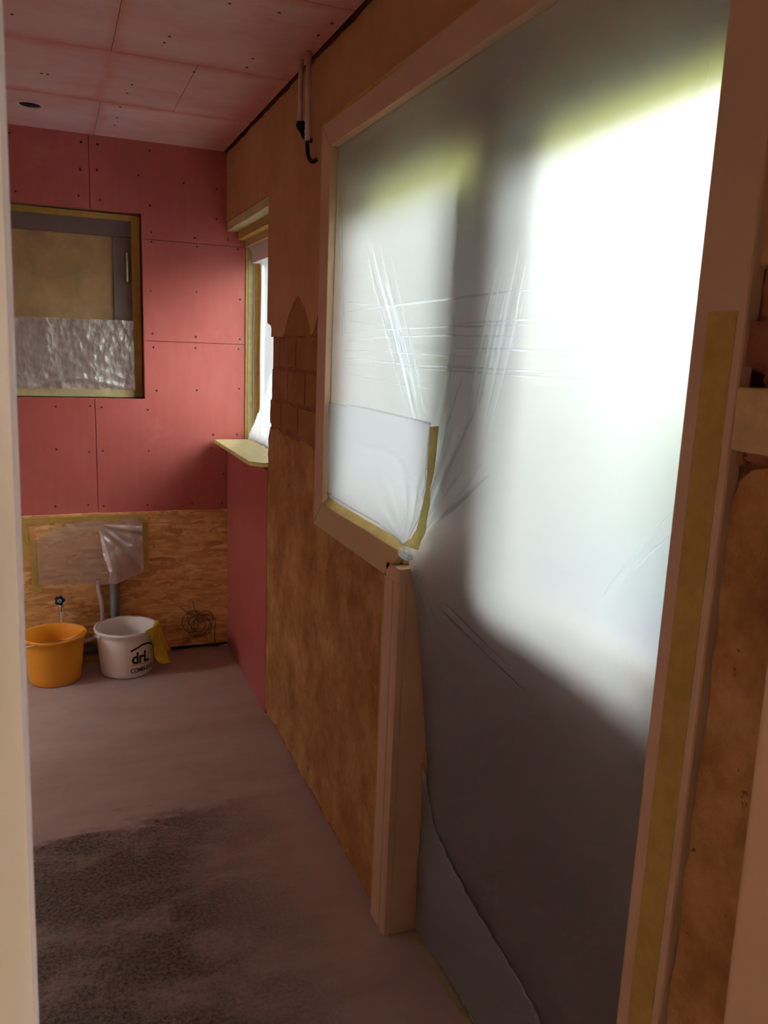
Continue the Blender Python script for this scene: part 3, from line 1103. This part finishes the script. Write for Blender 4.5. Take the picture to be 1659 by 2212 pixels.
def flap_x(u, v):
    r = math.hypot(u - 1.74, v - 1.10)
    th = math.atan2(v - 1.10, 1.74 - u)
    x = film_x(u, v) - .007 - .004 * math.sin(th * 14) * sstep(.02, .1, r) * math.exp(-r / .3)
    cr = abs((v - 1.30) - .16 * (u - 2.0) - .02 * math.sin(u * 14))
    x -= .003 * math.exp(-(cr / .006) ** 2)
    return x


o = kid(sheet('film_flap', FP, .0075, lambda u, v: (flap_x(u, v), u, v), 'flap', None, flip=True, thick=.0012), ms)
o['label'] = 'whiter doubled patch of film above the sill'


def ribbon(name, pts, mat, parent, th=.0012):
    """tape: list of (left, right) 3-D point pairs, given a little thickness"""
    bm = bmesh.new()
    A = [[bm.verts.new(p) for p in pr] for pr in pts]
    B = [[bm.verts.new(Vector(p) + Vector((-th, 0, 0))) for p in pr] for pr in pts]
    n = len(pts)
    for i in range(n - 1):
        bm.faces.new((A[i][0], A[i][1], A[i + 1][1], A[i + 1][0]))
        bm.faces.new((B[i][0], B[i][1], B[i + 1][1], B[i + 1][0]))
        bm.faces.new((A[i][0], A[i + 1][0], B[i + 1][0], B[i][0]))
        bm.faces.new((A[i][1], A[i + 1][1], B[i + 1][1], B[i][1]))
    bm.faces.new((A[0][0], A[0][1], B[0][1], B[0][0]))
    bm.faces.new((A[-1][0], A[-1][1], B[-1][1], B[-1][0]))
    return kid(from_bm(name, bm, mat, None), parent)


tp = []
for (ya, yb, z) in ((1.676, 1.642, 1.398), (1.676, 1.648, 1.37), (1.678, 1.652, 1.34), (1.683, 1.655, 1.30), (1.690, 1.660, 1.26), (1.694, 1.667, 1.22), (1.700, 1.672, 1.18), (1.708, 1.680, 1.15), (1.728, 1.690, 1.125), (1.762, 1.705, 1.100)):
    tp.append(((min(film_x(ya, z), flap_x(ya, z)) - .003, ya, z), (film_x(yb, z) - .005, yb, z + (.006 if z > 1.39 else 0))))
o = ribbon('tape_strip', tp, 'greentape', ms)
o['label'] = 'olive tape strip standing on the patch edge'
# tape along the sill, head, far edge and hem
tp = [((.7755, y, 1.0835), (.797, y, 1.0995 + .003 * noise.noise((y * 9, 0, 0)))) for y in [2.398 - .62 * i / 20 for i in range(21)]]
bm = bmesh.new()
q = [[bm.verts.new(p) for p in pr] for pr in tp]
for a, b in zip(q, q[1:]):
    bm.faces.new((a[0], a[1], b[1], b[0]))
bmesh.ops.solidify(bm, geom=bm.faces[:], thickness=.0012)
o = kid(from_bm('tape_strip', bm, 'paletape', None), ms)
o['label'] = 'pale yellow tape along the sill'
tp = [((.8735 - .020 - .004 * noise.noise((y * 6, 2, 0)), y, .0022), (.874, y, .0040)) for y in [1.75 - .85 * i / 24 for i in range(25)]]
bm = bmesh.new()
q = [[bm.verts.new(p) for p in pr] for pr in tp]
for a, b in zip(q, q[1:]):
    bm.faces.new((a[0], a[1], b[1], b[0]))
o = kid(from_bm('tape_strip', bm, 'greentape', None), ms)
o['label'] = 'olive tape on the floor'
o = kid(box('tape_strip', (.868, 1.745, .02), (.8695, 1.7645, .55), 'tape', None), ms)
# fold of spare film at the door foot
FF = [(.86, .01), (1.755, .01), (1.757, .52), (1.715, .43), (1.673, .363), (1.55, .33), (1.367, .297), (1.139, .256), (.86, .19)]
o = kid(sheet('film_fold', FF, .012, lambda u, v: (film_x(u, v) - .008 + .003 * math.sin(u * 9 + v * 14), u, v), 'fold', None, flip=True, thick=.0012), ms)
o['label'] = 'folded spare film at the door foot'
# crumpled knot at the corner of post and sill
bm = bmesh.new()
bmesh.ops.create_icosphere(bm, subdivisions=3, radius=.019)
for v in bm.verts:
    n_ = noise.noise(v.co * 70) * .35 + noise.noise(v.co * 160) * .18
    v.co *= (1 + n_)
    v.co.z *= .85
    v.co += Vector((.786, 1.752, 1.082))
o = kid(from_bm('film_knot', bm, 'flap', None), ms)

# ------------------------------------------------------------------ small side window (window_2) beside the end wall
w2 = empty('window_2', (.95, 3.6, 1.1))
tag(w2, 'narrow side window beside the red end wall, film over its glass', 'window', 'structure')


def k3(o):
    return kid(o, w2)


k3(box('frame_head', (.905, 3.205, 1.95), (.99, 3.995, 2.122), 'pvc', None, .003))
k3(box('frame_sill', (.95, 3.21, 1.088), (.99, 3.95, 1.16), 'pvc', None, .003))
k3(box('frame_stile', (.95, 3.95, 1.161), (.99, 3.995, 1.949), 'pvc', None, .003))
k3(box('frame_stile', (.95, 3.205, 1.161), (.99, 3.25, 1.949), 'pvc', None, .003))
k3(box('pane', (.968, 3.251, 1.161), (.972, 3.949, 1.949), 'pane'))
# reveal strips on the end-wall side: tape, white bead, tape
for x0, x1, m, p in ((.878, .890, 'tape', .004), (.8905, .914, 'paletape', .006), (.9145, .921, 'framelt', .008), (.9215, .949, 'tape', .005)):
    o = k3(box('reveal_strip', (x0, YB - .001 - p, 1.105), (x1, YB + .0115, 2.04), m, None, .0015))
# stepped lintel edge
o = k3(box('lintel_tape', (.786, 3.188, 2.088), (.838, 3.995, 2.1265), 'paletape', None, .004))
k3(box('lintel_step', (.8385, 3.19, 2.052), (.872, 3.996, 2.120), 'tape', None, .004))
k3(box('lintel_step', (.8725, 3.20, 2.02), (.9045, 3.996, 2.120), 'casingy', None, .004))
# sill board with clipped corner
sp = [(.722, 3.985), (.722, 3.215), (.765, 3.155), (.93, 3.155), (.93, 3.985)]
o = tag(prism('window_sill', sp, 'Z', 1.086, 1.104, 'paletape', None, (), .003), 'pale yellow sill board with clipped corner under the narrow side window', 'sill', 'structure')

f2 = empty('masking_film', (.94, 3.6, 1.1))
tag(f2, 'white plastic film hanging in the narrow side window', 'plastic film')


def f2x(u, v):
    x = .942 - .060 * sstep(1.93, 2.03, v) + .006 * noise.noise((u * 5, v * 3, 0))
    for y0, k in ((3.86, .14), (3.78, .2), (3.68, .16), (3.55, .12)):
        x -= .005 * math.exp(-(((u - y0) - k * (v - 1.6)) / .012) ** 2)
    return x


kid(sheet('film_sheet', [(3.21, 1.108), (3.95, 1.108), (3.95, 2.035), (3.21, 2.035)], .014, lambda u, v: (f2x(u, v), u, v), 'film2', None, flip=True), f2)


def crx(u, v):
    return .915 - .03 * sstep(1.6, 1.12, v) + .016 * noise.noise((u * 14, v * 11, 3)) + .008 * noise.noise((u * 33, v * 27, 8))


o = kid(sheet('film_flap', [(3.21, 1.110), (3.93, 1.110), (3.88, 1.17), (3.80, 1.21), (3.76, 1.27), (3.70, 1.33), (3.62, 1.38), (3.58, 1.45), (3.45, 1.49), (3.36, 1.56), (3.21, 1.60)], .012,
                  lambda u, v: (crx(u, v), u, v), 'flap', None, flip=True, thick=.0012), f2)
o['label'] = 'crumpled loose tail of film'

# ------------------------------------------------------------------ far window (window_3)
w3 = empty('window_3', (0, 4.1, 1.3))
tag(w3, 'blocked window in the red end wall, edged with yellow tape', 'window', 'structure')


def k4(o):
    return kid(o, w3)


Y0 = YB + .050
rw = .030
k4(box('frame_head', (WL, Y0 + .028, WT - .10), (WR, Y0 + .07, WT), 'frame', None, .003))
k4(box('frame_sill', (WL, Y0 + .028, WB), (WR, Y0 + .07, WB + .09), 'frame', None, .003))
k4(box('frame_stile', (WR - .125, Y0 + .028, WB + .0905), (WR, Y0 + .07, WT - .1005), 'frame', None, .003))
k4(box('frame_stile', (WL, Y0 + .028, WB + .0905), (WL + .12, Y0 + .07, WT - .1005), 'frame', None, .003))
k4(box('pane', (WL + .121, Y0 + .035, WB + .091), (WR - .126, Y0 + .037, WT - .101), 'thinpane'))
o = k4(box('osb_panel', (WL + .121, Y0 + .040, WB + .092), (WR - .127, Y0 + .06, WT - .102), 'ply'))
o['label'] = 'strand board closing the window from outside'
k4(box('back_wall', (WL - .02, Y0 + .20, WB - .02), (WR + .02, Y0 + .24, WT + .02), 'raw'))
o = k4(box('handle', (WR - .070, Y0 - .002, 1.83), (WR - .062, Y0 + .0278, 1.96), 'steel', None, .002))
# plasterboard lining of the reveal
k4(box('reveal_lining', (WR - .002, YB + .0005, WB), (WR + .006, Y0 + .011, WT), 'red'))
f3 = empty('masking_film', (0, 4.05, 1.3))
tag(f3, 'clear film with crinkled lower band stretched over the blocked far window', 'plastic film')
ti = .032
kid(box('tape_strip', (WL, Y0 - .001, WT - ti), (WR - .006, Y0 + .0015, WT - .006), 'tape', None), f3)
kid(box('tape_strip', (WL, Y0 - .001, WB + .004), (WR - .006, Y0 + .0015, WB + .045), 'paletape', None), f3)
kid(box('tape_strip', (WR - .045, Y0 - .0015, WB + .02), (WR - .008, Y0 + .0011, WT - .012), 'tape', None), f3)
kid(sheet('film_sheet', [(WL, WB + .03), (WR - .035, WB + .03), (WR - .035, WT - .022), (WL, WT - .022)], .02,
          lambda u, v: (u, Y0 + .004 + .002 * noise.noise((u * 6, v * 6, 0)), v), 'clear', None), f3)
o = kid(sheet('film_flap', [(WL, WB + .038), (WR - .042, WB + .038), (WR - .042, 1.655), (WL, 1.648)], .008,
              lambda u, v: (u, Y0 - .004 + .006 * noise.noise((u * 9, v * 11, 5)) + .004 * noise.noise((u * 24, v * 30, 2)) - .008 * math.exp(-((v - 1.365 - .02 * math.sin(u * 14)) / .012) ** 2), v), 'crinkle', None), f3)
o['label'] = 'crinkled doubled band of film'

# ------------------------------------------------------------------ film patch on the OSB panel
YO = YB - .012
fp = empty('film_patch', (.14, YO, .42))
tag(fp, 'creased clear plastic patch taped on the OSB panel above the buckets', 'plastic film')


def px(u, v):
    r = math.hypot(u - .169, v - .700)
    th = math.atan2(v - .700, u - .169)
    y = YO - .006 - .010 * math.exp(-((r - .15) / .2) ** 2)
    y += .006 * math.sin(th * 12) * sstep(.01, .06, r) * (1.0 if u > .169 else .25)
    y += .003 * noise.noise((u * 16, v * 16, 1))
    y -= .046 * math.exp(-((u - .222) / .075) ** 2) * sstep(.66, .45, v)
    return (u, min(y, YO - .002), v)


kid(sheet('film_sheet', [(-.10, .64), (-.02, .69), (.08, .722), (.372, .722), (.377, .452), (.30, .425), (.20, .412), (-.10, .417)], .008, px, 'hazy', None), fp)
o = kid(sheet('film_fold', [(.165, .703), (.172, .705), (.372, .690), (.374, .452), (.24, .42), (.205, .42), (.215, .47), (.19, .55), (.175, .66)], .007,
              lambda u, v: (u, px(u, v)[1] - .012 - .009 * abs(math.sin(11 * math.atan2(v - .700, u - .169))) * sstep(.01, .12, math.hypot(u - .169, v - .7)) + .004 * noise.noise((u * 30, v * 22, 7)), v), 'crinkle', None), fp)
o['label'] = 'doubled crinkled half of the patch'
kid(box('tape_strip', (.372, YO - .0022, .450), (.402, YO - .0006, .735), 'tape', None), fp)
kid(box('tape_strip', (-.128, YO - .0022, .385), (-.090, YO - .0006, .640), 'tape', None), fp)
kid(box('tape_strip', (-.20, YO - .0022, .715), (.372, YO - .0006, .742), 'tape', None), fp)
kid(box('tape_strip', (-.17, YO - .0022, .56), (-.135, YO - .0006, .714), 'tape', None), fp)


# ------------------------------------------------------------------ buckets
def bucket(name, loc, rt, rb, h, mat, yaw, label):
    b = empty(name, loc)
    prof = [(0.0, .002), (rb * .9, .002), (rb - .004, .0), (rb, .005)]
    for i in range(1, 7):
        t = i / 7
        prof.append((rb + (rt - .007 - rb) * t, .005 + (h - .02) * t))
    prof += [(rt - .006, h - .018), (rt, h - .015), (rt + .002, h - .006), (rt, h), (rt - .006, h), (rt - .009, h - .006)]
    for i in range(6, -1, -1):
        t = i / 7
        prof.append((rb - .004 + (rt - .011 - rb) * t, .008 + (h - .02) * t))
    prof.append((0.0, .008))
    o = lathe('body', prof, mat, b, 56)
    for s in (0, 1):
        a = yaw + math.pi * s
        d = Vector((math.cos(a), math.sin(a), 0))
        bm = bmesh.new()
        tube_bm(bm, [d * (rt - .004) + Vector((0, 0, h - .022)), d * (rt + .008) + Vector((0, 0, h - .022))], .010, 12)
        from_bm('lug', bm, mat, b, True)
    # wire handle folded down on the rim
    a = Vector((math.cos(yaw), math.sin(yaw), 0))
    pts = []
    n = 28
    for i in range(n + 1):
        q = yaw + math.pi * i / n
        r = rt + .010
        drop = .0 + .006 * math.sin(math.pi * i / n)
        pts.append(Vector((math.cos(q) * r, math.sin(q) * r, h - .022 + .030 * sstep(0, .16, min(i, n - i) / n) - drop)))
    # the wire sits just over the rim, resting on it
    for i, p in enumerate(pts):
        e = sstep(.05, .25, min(i, n - i) / n)
        d = Vector((p.x, p.y, 0)).normalized()
        rr = (rt + .010) * (1 - e) + (rt - .012) * e
        p.x, p.y = d.x * rr, d.y * rr
        p.z = (h - .022) * (1 - e) + (h + .004) * e
    tube('wire_handle', pts, .0019, 'steel', b, 8)
    tag(b, label, 'bucket')
    return b


zb = floor_z(0, 3.8) + .0015
ob = bucket('bucket', (-.042, 3.788, zb), .140, .112, .222, 'orange', math.radians(-150), 'orange plastic bucket with wire handle beside the white printed bucket')
wbk = bucket('bucket', (.274, 3.80, zb), .143, .116, .222, 'white', math.radians(30), 'white plastic bucket with black lettering and a yellow cloth on its rim')


def wrap_text(body, size, ang0, z0, mat, name, squeeze=1.0, bold=0.0, spacing=1.0):
    cu = bpy.data.curves.new('txt', 'FONT')
    cu.body = body
    cu.size = size
    cu.offset = bold
    cu.resolution_u = 3
    cu.space_character = spacing
    to = bpy.data.objects.new('txt', cu)
    COL.objects.link(to)
    dg = bpy.context.evaluated_depsgraph_get()
    me = bpy.data.meshes.new_from_object(to.evaluated_get(dg))
    bpy.data.objects.remove(to)
    bm = bmesh.new()
    bm.from_mesh(me)
    bmesh.ops.subdivide_edges(bm, edges=[e for e in bm.edges if e.calc_length() > .012], cuts=2)
    bpy.data.meshes.remove(me)
    return bm, name, mat, ang0, z0, squeeze


def put(bmx):
    bm, name, mat, ang0, z0, sq = bmx
    rt, rb, h = .143, .116, .222
    for v in bm.verts:
        z = z0 + v.co.y
        r = rb + (rt - .007 - rb) * (z - .005) / (h - .02) + .0009
        a = ang0 + v.co.x * sq / r
        v.co = Vector((math.cos(a) * r, math.sin(a) * r, z))
    for f in bm.faces:
        c = f.calc_center_median()
        if f.normal.dot(Vector((c.x, c.y, 0))) < 0:
            f.normal_flip()
    me = bpy.data.meshes.new(name)
    bm.to_mesh(me)
    bm.free()
    o = link(name, me, mat, wbk)
    return o


A0 = math.radians(-90 + 3)
put(wrap_text('COMBI-EVEN', .031, A0, .028, 'ink', 'lettering', .80, .0007, .92))
put(wrap_text('drL', .078, A0 + .05, .074, 'ink', 'lettering', .85, .0024, .95))
# red rule and the roof line over the letters
bm = bmesh.new()
for i in range(20):
    x0, x1 = .115 * i / 20, .115 * (i + 1) / 20
    bm.faces.new([bm.verts.new(p) for p in ((x0, 0, 0), (x1, 0, 0), (x1, .0028, 0), (x0, .0028, 0))])
put((bm, 'printed_rule', 'redink', A0 + .04, .066, 1.0))
bm = bmesh.new()
rl = [(0.0, .0), (.058, .024), (.088, .024), (.12, .008)]
for (x0, z0), (x1, z1) in zip(rl, rl[1:]):
    for i in range(6):
        a, b = i / 6, (i + 1) / 6
        xa, xb_ = x0 + (x1 - x0) * a, x0 + (x1 - x0) * b
        za, zb_ = z0 + (z1 - z0) * a, z0 + (z1 - z0) * b
        bm.faces.new([bm.verts.new(p) for p in ((xa, za, 0), (xb_, zb_, 0), (xb_, zb_ + .009, 0), (xa, za + .009, 0))])
put((bm, 'roof_mark', 'ink', A0 + .01, .134, 1.0))

# yellow cloth over the rim of the white bucket
rt, rb, h = .143, .116, .222
cx, cy = .274, 3.80


def cloth(u, v):
    # u: angle around the rim, v: length over the rim (negative inside)
    a = math.radians(-90 + 60) + u
    if v < 0:
        r = rt - .016 + .2 * v * .3
        z = h + .004 + v
        if v > -.02:
            r = rt - .016 - .0 + .006 * sstep(-.02, 0, v)
    else:
        t = min(1, v / .03)
        r = rt - .010 + .022 * math.sin(t * math.pi / 2)
        z = h + .008 - (v - .015 if v > .015 else 0) * 1.0
        if v > .03:
            hang = (v - .03)
            rbody = rb + (rt - .007 - rb) * max(0, (z - .005)) / (h - .02)
            r = max(rbody + .010, rt + .012 - hang * .03)
            r += .020 * hang / .1 * (1 + math.sin(u * 16 + 1)) + .004 * noise.noise((u * 9, v * 20, 0))
    z += .002 * noise.noise((u * 12, v * 30, 3))
    return (cx + math.cos(a) * r, cy + math.sin(a) * r, zb + z)


cpoly = [(-.46, -.035), (.55, -.045), (.66, .03), (.62, .10), (.80, .135), (.50, .150), (.26, .168), (.06, .188), (-.08, .192), (-.17, .155), (-.30, .10), (-.38, .06)]
co_ = sheet('cleaning_cloth', cpoly, .011, cloth, 'cloth')
sm = co_.modifiers.new('thick', 'SOLIDIFY')
sm.thickness = .003
sm.offset = 0
tag(co_, 'yellow cleaning cloth draped over the rim of the white bucket', 'cloth')

# ------------------------------------------------------------------ tap and pipes
tap = empty('water_tap', (-.010, YO, .30))
tag(tap, 'small black-handled tap with chrome spout on the OSB panel', 'tap')


def kt(o):
    return kid(o, tap)


kt(tube('valve_body', [(-.012, YO - .001, .345), (-.012, YO - .050, .345)], .012, 'chrome', None, 14))
# handle: knob with scalloped edge
bm = bmesh.new()
ringA = []
for y, s in ((YO - .050, .85), (YO - .056, 1.0), (YO - .070, 1.0), (YO - .076, .85)):
    ringA.append([bm.verts.new((-.012 + math.cos(q) * (.021 + .003 * math.cos(q * 5)) * s, y, .355 + math.sin(q) * (.021 + .003 * math.cos(q * 5)) * s)) for q in (2 * math.pi * k / 30 for k in range(30))])
for A, B in zip(ringA, ringA[1:]):
    for k in range(30):
        bm.faces.new((A[k], A[(k + 1) % 30], B[(k + 1) % 30], B[k]))
bm.faces.new(ringA[0])
bm.faces.new(ringA[-1])
hd = kt(from_bm('handle', bm, 'black', None, True))
o = tube('handle_cap', [(-.012, YO - .0762, .356), (-.012, YO - .079, .356)], .011, 'blue', None, 16)
o.parent = hd      # hd keeps identity in world space, so its child does too
kt(tube('spout', smooth_path([(-.012, YO - .024, .338), (-.008, YO - .038, .328), (-.006, YO - .042, .312), (-.005, YO - .040, .296)], 5), [.011] * 16, 'chrome', None, 12))
kt(tube('outlet_pipe', [(-.004, YO - .040, .297), (-.004, YO - .038, .262), (-.003, YO - .030, .20), (-.003, YO - .026, .125)], .0085, 'pipewhite', None, 12))

o = empty('drain_pipe', (.237, YO - .03, 0))
tag(o, 'dark grey drain pipe running down behind the white bucket', 'pipe')
kid(tube('pipe', [(.237, YO - .026, .47), (.237, YO - .026, .16), (.237, YO - .026, .115)], .0225, 'pipegrey', None, 20), o)
kid(tube('collar', [(.237, YO - .026, .19), (.237, YO - .026, .165)], .0245, 'pipegrey', None, 20), o)
o = tube('flexible_hose', smooth_path([(.160, YO - .012, .43), (.166, YO - .014, .38), (.178, YO - .014, .28), (.176, YO - .016, .20), (.150, YO - .02, .15), (.10, YO - .024, .128), (.03, YO - .024, .124)], 8), .0105, 'pipewhite', None, 12)
tag(o, 'off-white flexible hose curving down from the film patch between the buckets', 'hose')
o = tube('waste_pipe', [(-.40, YO - .028, .082), (.0, YO - .028, .085), (.22, YO - .028, .088), (.262, YO - .028, .088)], .021, 'pipegrey', None, 16)
tag(o, 'dark grey pipe running level along the wall foot behind the buckets', 'pipe')
o = box('timber_batten', (-.45, YO - .045, zb - .002), (.235, YO - .003, zb + .034), 'timber', None, .002)
tag(o, 'pale timber batten on the floor behind the two buckets', 'batten')

# ------------------------------------------------------------------ wire coil
wc = empty('wire_coil', (.65, YO - .01, floor_z(0, 3.97)))
tag(wc, 'loose coil of thin dark wire leaning on the OSB panel', 'wire')
rng = random.Random(5)
z0 = floor_z(0, 3.97)
for (cx0, cz0, ra, rbz, rot) in ((.600, .170, .040, .050, .2), (.640, .150, .055, .060, -.5), (.655, .140, .052, .050, -.6), (.630, .175, .038, .062, .5), (.665, .165, .045, .065, -.4)):
    pts = []
    for i in range(31):
        q = 2 * math.pi * i / 30
        x = math.cos(q) * ra
        z = math.sin(q) * rbz
        pts.append((cx0 + x * math.cos(rot) - z * math.sin(rot), YO - .010 - .004 * math.sin(q * 2 + rot) - rng.uniform(0, .001), cz0 + x * math.sin(rot) + z * math.cos(rot)))
    kid(tube('wire_loop', pts, .0016, 'wire', None, 6), wc)
for path in ([(.545, .262), (.585, .225), (.620, .195), (.650, .165)], [(.612, .285), (.618, .255), (.635, .21), (.66, .17)],
             [(.650, .20), (.690, .205), (.722, .180), (.722, .120), (.720, .075), (.728, .032)]):
    kid(tube('wire_end', smooth_path([(a, YO - .008 - .003 * k, b) for k, (a, b) in enumerate(path)], 6), .0018, 'wire', None, 6), wc)

# ------------------------------------------------------------------ conduits from the ceiling by the pier
for (y, z1, x, lab) in ((2.645, 2.262, .752, 'shorter pale conduit dropping from the ceiling, ending at a black cable plug'),
                        (2.562, 2.188, .752, 'longer pale conduit dropping from the ceiling nearest the casing')):
    c = empty('conduit', (x, y, z1))
    tag(c, lab, 'conduit', None, 'conduits at the ceiling edge')
    kid(tube('pipe', [(x, y, H - .0005), (x, y + .001, (H + z1) / 2), (x, y, z1)], .0085, 'conduit', None, 14), c)
    if z1 > 2.22:
        bm = bmesh.new()
        bmesh.ops.create_icosphere(bm, subdivisions=2, radius=.016)
        for v in bm.verts:
            v.co *= 1 + .25 * noise.noise(v.co * 60)
            v.co.z *= 1.25
            v.co += Vector((x + .004, y + .004, z1 - .010))
        kid(from_bm('cable_plug', bm, 'black', None, True), c)
        kid(tube('cable', smooth_path([(x + .004, y, z1 - .02), (x + .008, y - .012, z1 - .045), (x + .022, y - .02, z1 - .055), (XC - .002, y - .022, z1 - .058)], 5), .007, 'black', None, 8), c)
    else:
        kid(tube('cable', smooth_path([(x, y, z1 + .01), (x + .004, y + .012, z1 - .018), (x + .010, y + .020, z1 - .04), (x + .020, y + .012, z1 - .056), (XC - .002, y + .0, z1 - .05)], 5), .0065, 'black', None, 8), c)

# chip in the plaster and the timber block by the near casing
o = tag(box('timber_block', (.768, .60, 1.463), (.7995, .7565, 1.540), 'timber', None, .003), 'pale timber block set in the broken masonry beside the near casing', 'timber block')

# ------------------------------------------------------------------ outside: paving, and hedges added to hold back low sky
def hedge(name, p0, p1, height, thick, label, seed):
    """a clipped hedge: lumpy closed block from p0 to p1 (plan points)"""
    p0, p1 = Vector(p0), Vector(p1)
    d = p1 - p0
    L = d.length
    d.normalize()
    sd = Vector((-d.y, d.x))
    n = int(L / .22)
    prof = [(-.5, 0.0), (-.52, .35), (-.5, .7), (-.42, .95), (0, 1.0), (.42, .95), (.5, .7), (.52, .35), (.5, 0.0)]
    bm = bmesh.new()
    R_ = []
    for i in range(n + 1):
        t = L * i / n
        row = []
        for a, b in prof:
            q = p0 + d * t + sd * (a * thick)
            v = Vector((q.x, q.y, -.16 + height * b))
            k = noise.noise_vector((v.x * 1.3, v.y * 1.3, v.z * 1.3 + seed)) * .16 + noise.noise_vector((v.x * 4, v.y * 4, v.z * 4 + seed)) * .09
            if b > 0:
                v += k
            row.append(bm.verts.new(v))
        R_.append(row)
    for A_, B_ in zip(R_, R_[1:]):
        for k in range(len(prof) - 1):
            bm.faces.new((A_[k], A_[k + 1], B_[k + 1], B_[k]))
    bm.faces.new(R_[0])
    bm.faces.new(R_[-1])
    o = from_bm(name, bm, 'leaf', None, True)
    tag(o, label, 'hedge')


hedge('hedge', (9.0, -14), (9.0, 13), 2.45, 1.1, 'made-up pale green clipped hedge across the terrace, blurred behind the door glass', 1.0)  # invented hedge, its height set to block low sky
hedge('hedge', (2.2, 8.5), (8.3, 8.5), 3.3, 1.2, 'made-up taller green hedge side-on to the house, dimming the left window pane', 5.0)  # invented hedge placed to darken the view through the left pane
